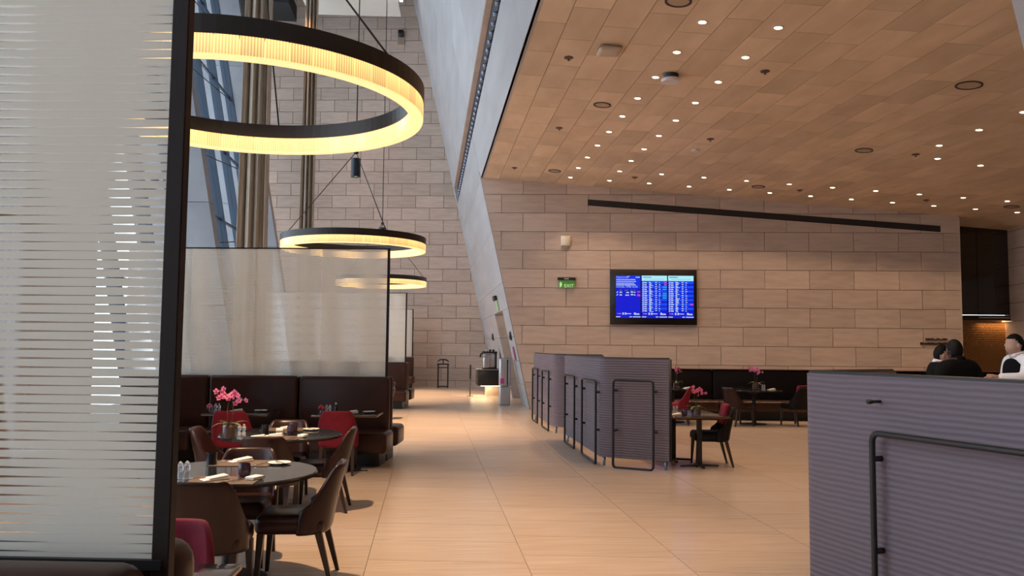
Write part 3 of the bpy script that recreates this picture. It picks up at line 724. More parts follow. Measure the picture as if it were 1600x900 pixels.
# ------------------------------------------------------------------ seating
def make_chair(outer, legm):
    r_ = empty('dining_chair', (0, 0, 0))
    bm = bmesh.new(); bmbox(bm, (-.235, -.20, .345), (.235, .275, .475), .05, 4)
    for v in bm.verts:
        if v.co.z > .44: v.co.z += .012*math.cos(v.co.x*5)*math.cos(v.co.y*5)
        if v.co.y > .1: v.co.x *= 1-.06*(v.co.y-.1)/.17
    frombm('seat', bm, outer, r_, True)
    NA, NVv, th = 21, 8, .05; V, F = [], []; amax = math.radians(88)
    def P(i, j, inner):
        a = -amax+2*amax*i/(NA-1); v = j/(NVv-1); q = min(1, max(0, (abs(a)-math.radians(44))/math.radians(44))); q = q*q*(3-2*q)
        zt = .825-.30*q; z = .335+v*(zt-.335); hz = (z-.335)/.49
        rx = .262+.006*hz-.035*hz**3; ry = .25; yc = .02-.105*hz**1.3
        k = 1 if not inner else 1-th*(1-.35*hz)/rx
        s = math.sin(a); c = math.cos(a)
        x = rx*k*math.copysign(abs(s)**.72, s); y = yc-ry*k*abs(c)**.62
        if j == 0: z += .01
        return Vector((x, y, z - (.012 if inner and j == NVv-1 else 0)))
    for inner in (0, 1):
        for j in range(NVv):
            for i in range(NA): V.append(P(i, j, inner))
    n1 = NA*NVv; ix = lambda i, j, s: s*n1+j*NA+i
    for s in (0, 1):
        for j in range(NVv-1):
            for i in range(NA-1):
                q = (ix(i, j, s), ix(i+1, j, s), ix(i+1, j+1, s), ix(i, j+1, s)); F.append(q if s == 0 else q[::-1])
    for i in range(NA-1):
        F.append((ix(i, NVv-1, 0), ix(i+1, NVv-1, 0), ix(i+1, NVv-1, 1), ix(i, NVv-1, 1))); F.append((ix(i, 0, 1), ix(i+1, 0, 1), ix(i+1, 0, 0), ix(i, 0, 0)))
    for j in range(NVv-1):
        F.append((ix(0, j, 0), ix(0, j+1, 0), ix(0, j+1, 1), ix(0, j, 1))); F.append((ix(NA-1, j, 1), ix(NA-1, j+1, 1), ix(NA-1, j+1, 0), ix(NA-1, j, 0)))
    b = mesh('backrest', V, F, outer, r_, True)
    sb = b.modifiers.new('soft', 'SUBSURF'); sb.levels = 1; sb.render_levels = 1
    for sx in (-1, 1):
        for (yt, ybm) in ((.225, .25), (-.16, -.255)):
            V = []
            for (z, w, x, y) in ((.36, .024, sx*.195, yt), (0, .013, sx*.205, ybm)):
                V += [(x-w, y-w, z), (x+w, y-w, z), (x+w, y+w, z), (x-w, y+w, z)]
            mesh('leg', V, [(0, 1, 2, 3), (7, 6, 5, 4)]+[(i, i+4, (i+1) % 4+4, (i+1) % 4) for i in range(4)], legm, r_)
    return r_
protos = {}
def chair(kind, x, y, face, lb, grp):
    """face: heading in degrees the sitter looks to, 0 = away along +Y, 90 = left"""
    if kind not in protos:
        protos[kind] = c = make_chair({'brown': LEATHER, 'red': RED, 'dark': DARKL}[kind], LEGM)
    else: c = copy_tree(protos[kind])
    c.location = (x, y, 0); c.rotation_euler = (0, 0, math.radians(face)); tag(c, lb, 'chair', grp); return c
G1 = 'leather chairs at the round tables'
chair('brown', -.885, 6.08, 90, 'brown leather chair at the right of the near round table', G1)
chair('brown', -1.02, 8.55, 90, 'brown leather chair at the right of the second round table', G1)
chair('brown', -1.36, 5.52, -2, 'dark leather chair with its back to the viewer at the near round table', G1)
chair('brown', -1.40, 6.62, 180, 'brown leather chair on the far side of the near round table', G1)
chair('brown', -1.44, 8.0, -4, 'leather chair with its back to the viewer at the second round table', G1)
chair('brown', -1.50, 9.13, 180, 'brown leather chair on the far side of the second round table', G1)
chair('brown', -2.0, 8.58, -90, 'brown leather chair at the left of the second round table', G1)
G2 = 'red velvet chairs at the banquette tables'
chair('red', -1.20, 3.83, 180, 'red velvet chair beside the dark post, cut by its edge', G2)
chair('red', -1.12, 10.93, 0, 'red velvet chair backing the viewer at the right banquette table', G2)
chair('red', -2.43, 10.93, 0, 'red velvet chair behind the orchid at the left banquette table', G2)
for (x, y, lb) in ((-.93, 16.28, 'leather chair half hidden behind the end of the middle banquette, nearest one'), (-1.02, 18.75, 'leather chair half hidden behind the middle banquette, next to the second banquette'), (-.93, 26.5, 'nearer of two small leather chairs beyond the second banquette'), (-.98, 28.9, 'farther of two small leather chairs beyond the second banquette')):
    chair('brown', x, y, 90, lb, G1)

def round_table(x, y, lb):
    t = empty('round_table', (x, y, 0), 0, lb, 'table', 'round glass topped tables')
    lathe('table_top', [(0, .722), (.585, .722), (.60, .732), (.60, .744), (.594, .75), (0, .75)], TGLASS, t, 64)
    lathe('table_edge', [(.597, .720), (.603, .724), (.603, .735), (.597, .738)], BRONZE, t, 64)
    lathe('pedestal', [(.05, .02), (.042, .1), (.042, .66), (.16, .70), (.16, .722), (0, .722)], BLACK, t, 24)
    lathe('base_plate', [(.0, 0), (.27, 0), (.27, .012), (.06, .03), (0, .03)], BLACK, t, 40)
    return t
round_table(-1.37, 6.08, 'near round dark glass table set for two')
round_table(-1.45, 8.57, 'second round dark glass table carrying the tall orchid')
round_table(-1.40, 16.28, 'round dark table hidden behind the middle striped screen, nearer')
round_table(-1.45, 18.75, 'round dark table hidden behind the middle striped screen, farther')
round_table(-1.37, 26.5, 'round dark table behind the second striped screen, nearer')
round_table(-1.45, 28.9, 'round dark table behind the second striped screen, farther')

def rect_table(x, y, sx, sy, lb, rz=0, h=.75, peds=((0, 0),), grp=None, top=None):
    t = empty('rectangular_table', (x, y, 0), rz, lb, 'table', grp)
    box('table_top', (-sx/2, -sy/2, h-.028), (sx/2, sy/2, h), top or TGLASS, t, .006, 2)
    box('table_edge', (-sx/2-.004, -sy/2-.004, h-.024), (sx/2+.004, sy/2+.004, h-.012), mat('edge_copper', (.25, .13, .07), .3, .8), t)
    for (px, py) in peds:
        box('column', (px-.03, py-.03, .03), (px+.03, py+.03, h-.03), BLACK, t)
        V, F = [], []
        for d in (((-.27, 0), (.27, 0)), ((0, -.2), (0, .2))):
            tube_vf([(px+d[0][0], py+d[0][1], .018), (px, py, .03), (px+d[1][0], py+d[1][1], .018)], [.014, .02, .014], 6, V=V, F=F)
        mesh('cross_foot', V, F, BLACK, t)
    return t
G3 = 'banquette tables'
rect_table(-1.02, 11.08, .83, .64, 'rectangular dark table in front of the right banquette panel', -A8*.5, grp=G3)
rect_table(-2.42, 11.25, .83, .64, 'rectangular dark table in front of the left banquette panel', -A8*.5, grp=G3)
rect_table(-1.18, 3.24, .84, .66, 'mirror-topped table corner at the lower left beside the post', -A8*.3, grp=G3)

def banquette(y, lb_bench, lb_screen, back=True, n=3, x=-.57, bx=-.575, zt=1.20):
    rz = -A8
    b = empty('banquette', (bx, y, 0), rz, lb_bench, 'bench', 'double sided leather banquettes')
    PW = 1.29
    for side in ((-1, 1) if back else (-1,)):
        for k in range(n):
            x1 = .06-k*PW if k else .075; x0 = .06-(k+1)*PW+.012
            y0, y1 = (-.185, -.035) if side < 0 else (.035, .185)
            bm = bmesh.new(); bmbox(bm, (x0, y0, .30), (x1, y1, zt), .055, 4)
            frombm('back_panel', bm, BENCHL, b, True)
            ya, yb_ = (-.74, -.16) if side < 0 else (.16, .74)
            box('seat_cushion', (x0, ya, .19), ((x1+.075) if k == 0 else x1, yb_, .475), BENCHL, b, .06, 4)
        ya, yb_ = (-.52, -.04) if side < 0 else (.04, .52)
        box('plinth', (.06-n*PW, ya, 0), (.02, yb_, .20), BLACK, b)
    box('spine', (.06-n*PW, -.05, .1), (.02, .05, 1.16), BLACK, b)
    # glazed screen standing in the slot of the backrest
    s = empty('glass_screen', (x, y, zt-.035), rz, lb_screen, 'screen', 'striped glass screens')
    for k in range(4):
        x1 = -.022-k*.955
        p = box('glass_pane', (0, -.006, 0), (.951, .006, 1.842), FRIT, s, loc=(x1-.951, 0, .02))
    box('bottom_rail', (-3.86, -.02, 0), (0, .02, .02), BLACK, s); box('top_rail', (-3.86, -.010, 1.862), (0, .010, 1.88), BRONZE, s)
    box('end_post', (-.022, -.015, -.05), (.014, .015, 1.88), BRONZE, s, .002, 1)
banquette(1.80, 'brown leather banquette top at the lower left under the near screen', 'near white striped glass screen with the dark post', x=-.531, bx=-.60, zt=1.222)
banquette(12.0, 'dark brown leather banquette facing the viewer beyond the round tables', 'middle white striped glass screen above the dark banquette')
banquette(22.2, 'second farther brown leather banquette in the row', 'second farther striped glass screen, narrow behind the middle one')
banquette(32.2, 'farthest leather banquette at the stone end wall', 'farthest sliver of striped glass screen at the stone wall', back=False)

# ------------------------------------------------------------------ table ware
def dup_or(proto, build):
    if proto not in protos: protos[proto] = build(); return protos[proto]
    return copy_tree(protos[proto])
def put(o, x, y, rz, lb, cat, grp=None, z=.75):
    o.location = (x, y, z); o.rotation_euler = (0, 0, math.radians(rz)); tag(o, lb, cat, grp); return o
def b_mat():
    o = box('placemat', (-.22, -.16, 0), (.22, .16, .004), MATB); return o
def b_napkin():
    bm = bmesh.new(); bmbox(bm, (-.085, -.045, 0), (.085, .045, .010), .004, 2); bmbox(bm, (-.05, -.042, .008), (.080, .036, .024), .007, 2)
    for v in bm.verts: v.co.z += .010*math.sin(v.co.x*18)*max(0, v.co.z/.03)
    return frombm('napkin', bm, NAPK, None, True)
def b_plate():
    r_ = empty('side_plate', (0, 0, 0))
    lathe('plate_body', [(0, .002), (.045, .0), (.06, .004), (.085, .014), (.083, .017), (.058, .008), (0, .006)], WHITEC, r_, 32)
    box('butter_knife', (-.008, -.09, .0165), (.008, .09, .0185), SILVER, r_, rot=(0, 0, .5))
    return r_
def b_fork():
    bm = bmesh.new(); bmbox(bm, (-.006, -.10, .001), (.006, .03, .004)); bmbox(bm, (-.013, .03, .001), (.013, .05, .005))
    for i in range(4): bmbox(bm, (-.013+i*.0074, .05, .002), (-.0095+i*.0074, .1, .005))
    return frombm('fork', bm, SILVER)
def b_knife():
    bm = bmesh.new(); bmbox(bm, (-.007, -.11, .001), (.007, -.01, .007)); bmbox(bm, (-.009, -.01, .002), (.008, .11, .004)); return frombm('table_knife', bm, SILVER)
def b_spoon():
    bm = bmesh.new(); bmbox(bm, (-.005, -.1, .001), (.005, .05, .004)); m_ = bmesh.ops.create_uvsphere(bm, u_segments=12, v_segments=6, radius=1)
    for v in m_['verts']: v.co = Vector((v.co.x*.022, .075+v.co.y*.034, .008+v.co.z*.006))
    return frombm('spoon', bm, SILVER)
def b_tumbler():
    return lathe('tumbler', [(0, .002), (.028, 0), (.04, .02), (.044, .05), (.038, .095), (.035, .095), (.041, .05), (.037, .022), (0, .012)], PURPG, None, 20)
def b_dark():
    r_ = empty('candle_glass', (0, 0, 0)); lathe('glass_cup', [(0, 0), (.036, 0), (.042, .09), (.039, .09), (.034, .01), (0, .008)], BLACKG, r_, 20)
    lathe('candle', [(0, .009), (.032, .009), (.034, .045), (0, .045)], mat('candle_orange', (.55, .16, .05), .5), r_, 16); return r_
def b_shaker():
    r_ = empty('crystal_shaker', (0, 0, 0))
    for dx in (-.022, .022):
        lathe('bottle', [(0, 0), (.019, 0), (.02, .03), (.012, .045), (.02, .06), (.02, .085), (.011, .095), (.014, .105), (.0, .118)], CRYST, r_, 10, loc=(dx, 0, 0))
    box('caddy', (-.045, -.022, 0), (.045, .022, .003), SILVER, r_); return r_
def b_card():
    bm = bmesh.new(); bmbox(bm, (-.035, -.055, 0), (.035, .055, .022), .004, 1); return frombm('folded_towel', bm, NAPK)
GT = 'place settings'
ITEMS = [('placemat', b_mat, [(-1.31, 5.665, -3, 'brown placemat at the front of the near round table'), (-1.36, 6.46, -5, 'brown placemat at the back of the near round table'), (-1.42, 8.18, -4, 'brown placemat at the front of the second round table'), (-1.48, 8.98, -4, 'brown placemat at the back of the second round table')]),
 ('napkin', b_napkin, [(-1.38, 5.68, 35, 'white folded napkin on the front placemat of the near table'), (-1.40, 6.54, 40, 'white napkin bundle on the back placemat of the near table'), (-1.48, 9.03, 30, 'white napkin bundle at the back of the second round table'), (-1.62, 8.2, 5, 'long white napkin at the front left of the second round table'), (-1.47, 8.30, 0, 'white napkin at the front middle of the second round table'), (-.99, 11.2, 20, 'white napkin on the right banquette table'), (-2.52, 11.4, 10, 'white napkin on the left banquette table')]),
 ('side_plate', b_plate, [(-1.09, 6.42, 0, 'white side plate with knife on the near round table'), (-1.20, 8.92, 0, 'white side plate with knife on the second round table'), (-.76, 11.22, 0, 'white side plate on the right banquette table'), (-2.2, 11.4, 0, 'white side plate on the left banquette table')]),
 ('fork', b_fork, [(-1.55, 5.70, -25, 'silver fork at the left of the front setting, near table'), (-1.54, 6.52, -30, 'silver fork at the left of the back setting, near table')]),
 ('table_knife', b_knife, [(-1.245, 5.655, -25, 'silver table knife on the front placemat, near table'), (-1.21, 6.42, -20, 'silver table knife on the back placemat, near table'), (-1.25, 8.14, -20, 'silver table knife on the second round table')]),
 ('spoon', b_spoon, [(-1.205, 5.65, -25, 'silver spoon on the front placemat, near table'), (-1.19, 8.16, -20, 'silver spoon on the second round table')]),
 ('tumbler', b_tumbler, [(-1.215, 5.80, 0, 'round purple glass tumbler on the near round table'), (-1.33, 8.45, 0, 'purple glass tumbler at the front of the second round table'), (-1.36, 8.78, 0, 'purple glass tumbler at the back of the second round table')]),
 ('candle_glass', b_dark, [(-1.58, 6.40, 0, 'dark candle glass with an orange candle on the near round table'), (-1.61, 8.58, 0, 'dark candle glass on the second round table')]),
 ('crystal_shaker', b_shaker, [(-1.60, 5.76, 30, 'crystal salt and pepper pair beside the post on the near table'), (-1.79, 8.36, 20, 'crystal salt and pepper pair beside the tall orchid'), (-1.27, 11.02, 0, 'crystal salt and pepper pair on the right banquette table'), (-2.72, 11.22, 0, 'crystal salt and pepper pair on the left banquette table')]),
 ('folded_towel', b_card, [(-1.125, 5.69, -25, 'rolled white towel at the right of the near table front setting'), (-1.19, 8.27, -15, 'rolled white towel at the right of the second table'), (-1.51, 8.83, 10, 'rolled white towel at the back of the second table')])]
on_mat = {('napkin', 0), ('napkin', 1), ('fork', 1), ('table_knife', 0), ('table_knife', 1), ('spoon', 0), ('napkin', 2), ('table_knife', 2), ('napkin', 4), ('folded_towel', 0), ('folded_towel', 1), ('fork', 0)}
for nm, bf, L_ in ITEMS:
    for i, (x, y, rz, lb) in enumerate(L_):
        put(dup_or(nm, bf), x, y, rz, lb, nm.replace('_', ' '), GT, .7545 if (nm, i) in on_mat else .7503)
for (x, y, lb) in ((-1.35, 10.95, 'small red flower glass on the right banquette table'), (-2.80, 11.15, 'small pink flower glass on the left banquette table')):
    f = empty('flower_glass', (x, y, .7503), 0, lb, 'vase'); lathe('glass_cup', [(0, 0), (.04, 0), (.045, .07), (.042, .07), (.037, .006), (0, .006)], POTG, f, 16)
    bm = bmesh.new()
    for k in range(7):
        a = k*.9; r_ = bmesh.ops.create_icosphere(bm, subdivisions=1, radius=.022)
        for v in r_['verts']: v.co += Vector((.022*math.cos(a), .022*math.sin(a), .075+.012*(k % 3)))
    frombm('petals', bm, PINK if x < -2 else mat('rose_red', (.5, .04, .06), .6), f, True)
bt = empty('oil_bottle', (-1.2, 11.28, .7503), 0, 'small dark bottle with pale cap on the right banquette table', 'bottle')
lathe('bottle_body', [(0, 0), (.025, 0), (.025, .06), (.01, .08), (.01, .1), (0, .1)], BLACKG, bt, 14); lathe('cap', [(.012, .1), (.012, .125), (0, .125), ], mat('cap_cream', (.8, .75, .55), .5), bt, 12)

def petal_mesh():
    V, F = [], []
    for k in range(5):
        a = 2*PI*k/5+.3; w = .5 if k % 2 else .42; ln = .026
        d = Vector((math.cos(a), 0, math.sin(a))); s = Vector((-math.sin(a), 0, math.cos(a)))
        b = len(V); V += [Vector((0, 0, 0)), d*ln*.6+s*ln*w+Vector((0, -.004, 0)), d*ln*1.05+Vector((0, .003, 0)), d*ln*.6-s*ln*w+Vector((0, -.004, 0))]
        F += [(b, b+1, b+2), (b, b+2, b+3)]
    return V, F
def make_orchid(scale=1, two=True):
    r_ = empty('orchid', (0, 0, 0))
    p = lathe('glass_pot', [(0, .004), (.075, 0), (.085, .01), (.085, .145), (.081, .145), (.079, .012), (0, .012)], POTG, r_, 4 if False else 24)
    lathe('bark_fill', [(0, .014), (.074, .014), (.076, .12), (.04, .135), (0, .14)], BARK, r_, 16)
    rnd = random.Random(11)
    for k in range(6):
        a = k*2*PI/6+.4; d = Vector((math.cos(a), math.sin(a), 0)); s = Vector((-d.y, d.x, 0)); V, F = [], []
        for i in range(6):
            t = i/5; w = .022*math.sin(PI*min(.98, t*.85+.12)); c = d*(.01+.17*t)+Vector((0, 0, .135+.10*t-.12*t*t*(1 if k % 2 else .6)))
            V += [c-s*w, c+Vector((0, 0, -.006)), c+s*w]
        for i in range(5):
            for q in range(2): F.append((i*3+q, i*3+q+1, i*3+q+4, i*3+q+3))
        mesh('leaf', V, F, LEAF, r_, True)
    V0, F0 = petal_mesh(); bl0 = None
    for sidx, sgn in enumerate((-1, 1) if two else (1,)):
        path = [Vector((.012*sgn, 0, .13)), Vector((.03*sgn, 0, .27)), Vector((.02*sgn, .01, .39)), Vector((.045*sgn, -.01, .44)), Vector((.095*sgn, -.03, .45-.03*sgn)), Vector((.15*sgn, -.05, .40-.03*sgn))]
        tube('stem', path, .0035, STEMM, r_, 6)
        for k in range(9):
            t = 1.9+k*.36; i = min(4, int(t)); q = path[i].lerp(path[i+1], min(1, t-i)) + Vector((rnd.uniform(-.03, .03), rnd.uniform(-.03, .01), rnd.uniform(-.03, .03)))
            if bl0 is None:
                bl0 = mesh('blossom', V0, F0, PINK, r_); th = bmesh.new(); rr = bmesh.ops.create_icosphere(th, subdivisions=1, radius=.007)
                for v in rr['verts']: v.co.y -= .004
                frombm('throat', th, PINKD, bl0); b_ = bl0
            else: b_ = copy_tree(bl0, r_)
            b_.location = q; b_.rotation_euler = (rnd.uniform(-.5, .5), 0, rnd.uniform(-.9, .9)); sc = rnd.uniform(1.1, 1.45); b_.scale = (sc, sc, sc)
    return r_
orch0 = make_orchid()
def orchid(x, y, lb, z=.7503, first=[True], s=1, rz=0):
    o = orch0 if first[0] else copy_tree(orch0); first[0] = False
    o.location = (x, y, z); o.scale = (s, s, s); o.rotation_euler = (0, 0, math.radians(rz)); tag(o, lb, 'plant', 'pink orchids in pots')
orchid(-1.86, 8.17, 'tall pink orchid in a glass pot on the second round table', s=.94)
orchid(3.68, 11.1, 'pink orchid on the booth table beside the grey partition', z=.7203, s=.80, rz=20)
orchid(5.55, 18.1, 'small pink orchid far behind the booth, left one', z=.7503, s=.95, rz=50)
orchid(7.15, 17.5, 'small pink orchid on the far table by the dark bench', z=.7503, s=1.0, rz=-40)

# ------------------------------------------------------------------ booths on the right
def offset_path(P, d):
    out = []
    for i, p in enumerate(P):
        t = (P[min(i+1, len(P)-1)]-P[max(i-1, 0)]).normalized(); out.append(p+Vector((-t.y, t.x))*d)
    return out
def corner_path(a, c, b, r=.22, n=8):
    a, c, b = Vector(a), Vector(c), Vector(b); d1 = (a-c).normalized(); d2 = (b-c).normalized()
    ang = d1.angle(d2); t = r/math.tan(ang/2); p1 = c+d1*t; p2 = c+d2*t; out = [a]
    for i in range(n+1):
        s = i/n; out.append(p1*(1-s)**2+c*2*s*(1-s)+p2*s*s)
    return out+[b]
def tube_frame(name, base, axis, w, z0, z1, parent, off, m=BLACK, r=.018, rc=.05):
    """rounded upright rectangular loop of tube, base point, along axis, width w"""
    ax = Vector((axis[0], axis[1], 0)).normalized(); B = Vector((base[0], base[1], 0)); pts = []
    for (cx, cz, a0) in ((w-rc, z0+rc, -90), (w-rc, z1-rc, 0), (rc, z1-rc, 90), (rc, z0+rc, 180)):
        for k in range(5):
            a = math.radians(a0+22.5*k); pts.append(B+ax*(cx+rc*math.cos(a))+Vector((0, 0, cz+rc*math.sin(a))))
    return tube(name, pts, r, m, parent, 6, True)
def partition(name, path, lb, frames, th=.06, zb=.12, zt=1.49, knob=None):
    org = Vector((path[0].x, path[0].y, 0)); r_ = empty(name, org, 0, lb, 'partition', 'ribbed fabric booth partitions')
    P = [p-Vector((org.x, org.y)) for p in path]; L_, R_ = P, offset_path(P, th)
    V, F = [], []
    for (p, q) in zip(L_, R_): V += [(p.x, p.y, zb), (q.x, q.y, zb), (q.x, q.y, zt), (p.x, p.y, zt)]
    n = len(P)
    for i in range(n-1):
        for k in range(4): F.append((i*4+k, i*4+(k+1) % 4, (i+1)*4+(k+1) % 4, (i+1)*4+k))
    F += [(3, 2, 1, 0), (4*n-4, 4*n-3, 4*n-2, 4*n-1)]
    o = mesh('fabric_panel', V, F, FABRIC, r_, True)
    try: o.data.set_sharp_from_angle(angle=math.radians(35))
    except Exception: pass
    M_ = offset_path(P, th/2)
    tube('top_piping', [(p.x, p.y, zt) for p in M_], .022, mat('piping_dark', (.012, .013, .018), .5), r_, 8)
    for e_ in (M_[0], M_[-1]): tube('end_piping', [(e_.x, e_.y, zb), (e_.x, e_.y, zt)], .03, mat('piping_dark', (.012, .013, .018), .5), r_, 8)
    for i in (0, n//2, n-1):
        p = M_[i]; q = p if 0 < i < n-1 else M_[1 if i == 0 else n-2].lerp(p, .93)
        tube('foot', [(q.x, q.y, 0), (q.x, q.y, zb)], [.018, .024], mat('foot_steel', (.25, .33, .42), .3, .8), r_, 10)
    for (bx, by, ax, w, z0, z1) in frames:
        f = tube_frame('tube_frame', (bx-org.x, by-org.y), ax, w, z0, z1, r_, 0)
        a = Vector((ax[0], ax[1], 0)).normalized(); nrm = Vector((-a.y, a.x, 0))
        V, F = [], []
        for fw_ in (.0, w):
            for zz in (z1-.15, (z0+z1)/2-.1):
                s = Vector((bx-org.x, by-org.y, zz))+a*fw_; 
                best = None
                for i in range(len(P)-1):
                    a2, b2 = P[i], P[i+1]; t_ = max(0, min(1, (Vector((s.x, s.y))-a2).dot(b2-a2)/(b2-a2).length_squared)); q_ = a2.lerp(b2, t_); d_ = (q_-Vector((s.x, s.y))).length
                    if best is None or d_ < best[0]: best = (d_, Vector((q_.x, q_.y, zz)))
                c = best[1]
                tube_vf([s, c.lerp(s, .02)], .018, 6, V=V, F=F)
        mesh('bracket', V, F, BLACK, r_)
    if knob:
        kx, ky, kz, nx, ny = knob; k0 = Vector((kx-org.x, ky-org.y, kz)); kk = k0+Vector((nx, ny, 0))*.10
        k_ = tube('coat_knob', [k0, k0.lerp(kk, .7), k0.lerp(kk, .72), kk], [.009, .009, .014, .014], BLACK, r_, 12)
    return r_
S2 = lambda x, y: Vector((x, y))
dE = Vector((.84, -.545)).normalized()
# order of path: the side to the left of travel is the inner side
pB = corner_path((2.43, 14.55), (2.43, 11.47), tuple(S2(2.43, 11.47)+dE*.98), .26)
partition('booth_partition', pB, 'middle grey ribbed fabric booth partition with black tube frames',
          [(2.378, 14.2, (0, -1), .92, .01, 1.16), (2.378, 12.62, (0, -1), 1.05, .01, 1.16), (2.548, 11.22, (dE.x, dE.y), .57, .01, 1.20)])
pA = corner_path((2.42, 18.75), (2.42, 15.75), tuple(S2(2.42, 15.75)+dE*.98), .26)
partition('booth_partition', pA, 'farthest grey ribbed fabric booth partition by the white leg',
          [(2.37, 18.55, (0, -1), .85, .01, 1.16), (2.37, 17.0, (0, -1), .92, .01, 1.16)])
dN = Vector((.255, -.967)).normalized()
c0 = S2(2.50, 5.24)
pN = corner_path((3.35, 5.75), (2.475, 5.30), tuple(c0+dN*2.9), .16)
nN = Vector((-dN.y, dN.x)) # inner
fb = c0+dN*.62-nN*.075
partition('booth_partition', pN, 'large near grey ribbed fabric partition at the right with a coat knob',
          [(fb.x, fb.y, (dN.x, dN.y), 1.45, .01, 1.165)], knob=((c0+dN*.62).x, (c0+dN*.62).y, 1.345, -nN.x, -nN.y))
# booth table, chairs
GB = 'booth chairs'
rect_table(3.70, 11.52, .82, 1.15, 'dark rectangular booth table beside the middle grey partition', 0, .72, ((.08, -.25), (-.1, .38)), top=mat('booth_top', (.03, .026, .026), .18))
chair('dark', 4.02, 11.45, 82, 'dark booth chair seen side-on at the booth table', GB)
rp_ = [c for c in bpy.data.objects if c.get('label') == 'dark booth chair seen side-on at the booth table'][0]
bm = bmesh.new(); bmbox(bm, (-.15, -.295, .58), (.15, -.225, .865), .03, 3)
for v in bm.verts: v.co.y += -.08*(v.co.z-.55)/.3 + .10 + .05*(v.co.x/.15)**2
frombm('red_back_pad', bm, RED, rp_, True)['label'] = 'red velvet back pad'
chair('red', 3.95, 14.6, 95, 'red velvet chair behind the booth orchid, at a farther table', GB)
rect_table(3.5, 14.6, .8, 1.0, 'farther booth table half hidden by the middle partition', 0, .72, ((.1, 0),), top=mat('booth_top', (.03, .026, .026), .18))
put(dup_or('napkin', b_napkin), 3.42, 11.2, 20, 'white napkin on the booth table', 'napkin', GT, .7203)
put(dup_or('tumbler', b_tumbler), 3.50, 11.05, 0, 'purple tumbler on the booth table', 'tumbler', GT, .7203)
put(dup_or('crystal_shaker', b_shaker), 3.48, 11.4, 0, 'crystal salt and pepper pair beside the booth orchid', 'crystal shaker', GT, .7203)
put(dup_or('napkin', b_napkin), 3.75, 14.5, 20, 'white napkin on the farther booth table', 'napkin', GT, .7203)
put(dup_or('crystal_shaker', b_shaker), 3.62, 14.8, 0, 'crystal salt and pepper pair on the farther booth table', 'crystal shaker', GT, .7203)
# long dark bench in front of the stone wall
lbch = empty('long_bench', TV*1.2+NV*(20.35*math.cos(A8)), -A8, 'long dark leather bench in front of the stone wall', 'bench')
for k in range(5):
    x0 = .4+k*2.45
    bm = bmesh.new(); bmbox(bm, (x0, -.20, .3), (x0+2.435, 0, 1.13), .04, 3); frombm('back_panel', bm, DARKL, lbch, True)
    box('seat_cushion', (x0, -.95, .20), (x0+2.435, -.18, .43), mat('seat_brown', (.05, .022, .014), .3), lbch, .04, 3)
box('plinth', (.4, -.8, 0), (12.6, -.02, .2), BLACK, lbch)
box('back_cap', (.4, -.22, 1.13), (12.65, .02, 1.15), mat('cap_mahogany', (.07, .02, .016), .35), lbch)
round_table(7.12, 17.55, 'far round table in front of the long dark bench')
round_table(5.45, 18.05, 'far round table with orchid seen past the middle partition')
GF = 'far chairs by the long bench'
chair('brown', 6.62, 17.2, -70, 'brown leather chair left of the far orchid table', GF)
chair('dark', 7.95, 17.25, 20, 'black chair with its back to the viewer right of the far orchid table', GF)
chair('red', 5.35, 17.4, 70, 'red velvet chair far behind the middle partition', GF)
put(dup_or('crystal_shaker', b_shaker), 7.32, 17.5, 0, 'crystal salt and pepper pair on the far orchid table', 'crystal shaker', GT)
put(dup_or('napkin', b_napkin), 7.48, 17.45, 10, 'white napkin on the far orchid table', 'napkin', GT)
put(dup_or('napkin', b_napkin), 5.75, 17.95, 10, 'white napkin on the far left orchid table', 'napkin', GT)

# ------------------------------------------------------------------ end of the aisle
vs_ = empty('valet_stand', (.62, 32.35, 0), -A8, 'black coat valet stand against the stone end wall', 'stand')
for sx in (-1, 1):
    for sy in (-1, 1): box('post', (sx*.19-.016, sy*.11-.016, 0), (sx*.19+.016, sy*.11+.016, .93), BLACK, vs_)
box('top_tray', (-.22, -.14, .90), (.22, .14, .95), BLACK, vs_); box('cross_bar', (-.2, -.012, .78), (.2, .012, .81), BLACK, vs_); box('foot_bar', (-.2, -.13, .04), (.2, -.10, .08), BLACK, vs_); box('foot_bar', (-.2, .10, .04), (.2, .13, .08), BLACK, vs_)
tube('hanger', [(-.22, 0, 1.02), (-.12, 0, 1.09), (0, 0, 1.10), (.12, 0, 1.09), (.22, 0, 1.02)], [.02, .03, .03, .03, .02], BLACK, vs_, 8); box('hanger_neck', (-.02, -.02, .95), (.02, .02, 1.1), BLACK, vs_)
cc = empty('coffee_counter', (1.66, 27.0, 0), 0, 'black floating coffee counter on a lit stone plinth', 'counter')
box('counter_body', (0, 0, .35), (.82, 1.35, .86), mat('counter_black', (.008, .008, .009), .7), cc, .005, 1)
box('counter_top', (-.02, -.02, .86), (.84, 1.37, .885), mat('counter_grey', (.30, .28, .27), .35), cc)
box('plinth', (.30, .30, 0), (.84, 1.2, .34), STONE, cc)
box('under_light', (.1, .1, .33), (.8, .2, .349), mat('under_glow', (.9, .7, .4), .5, emit=(1, .72, .38), es=6), cc)
ld = bpy.data.lights.new('under', 'AREA'); ld.shape = 'RECTANGLE'; ld.size = .7; ld.size_y = 1.0; ld.energy = 16; ld.color = (1, .72, .40)
lo = bpy.data.objects.new('under_beam', ld); link(lo, cc); lo.location = (.12, .5, .325)
cm = empty('coffee_machine', (2.05, 27.15, .886), 0, 'steel and black coffee machine on the black counter', 'coffee machine')
box('machine_body', (-.16, 0, .04), (.14, .45, .44), STEEL, cm, .015, 2); box('steel_tank', (-.19, -.06, .02), (-.0, .06, .38), STEEL, cm, .05, 4)
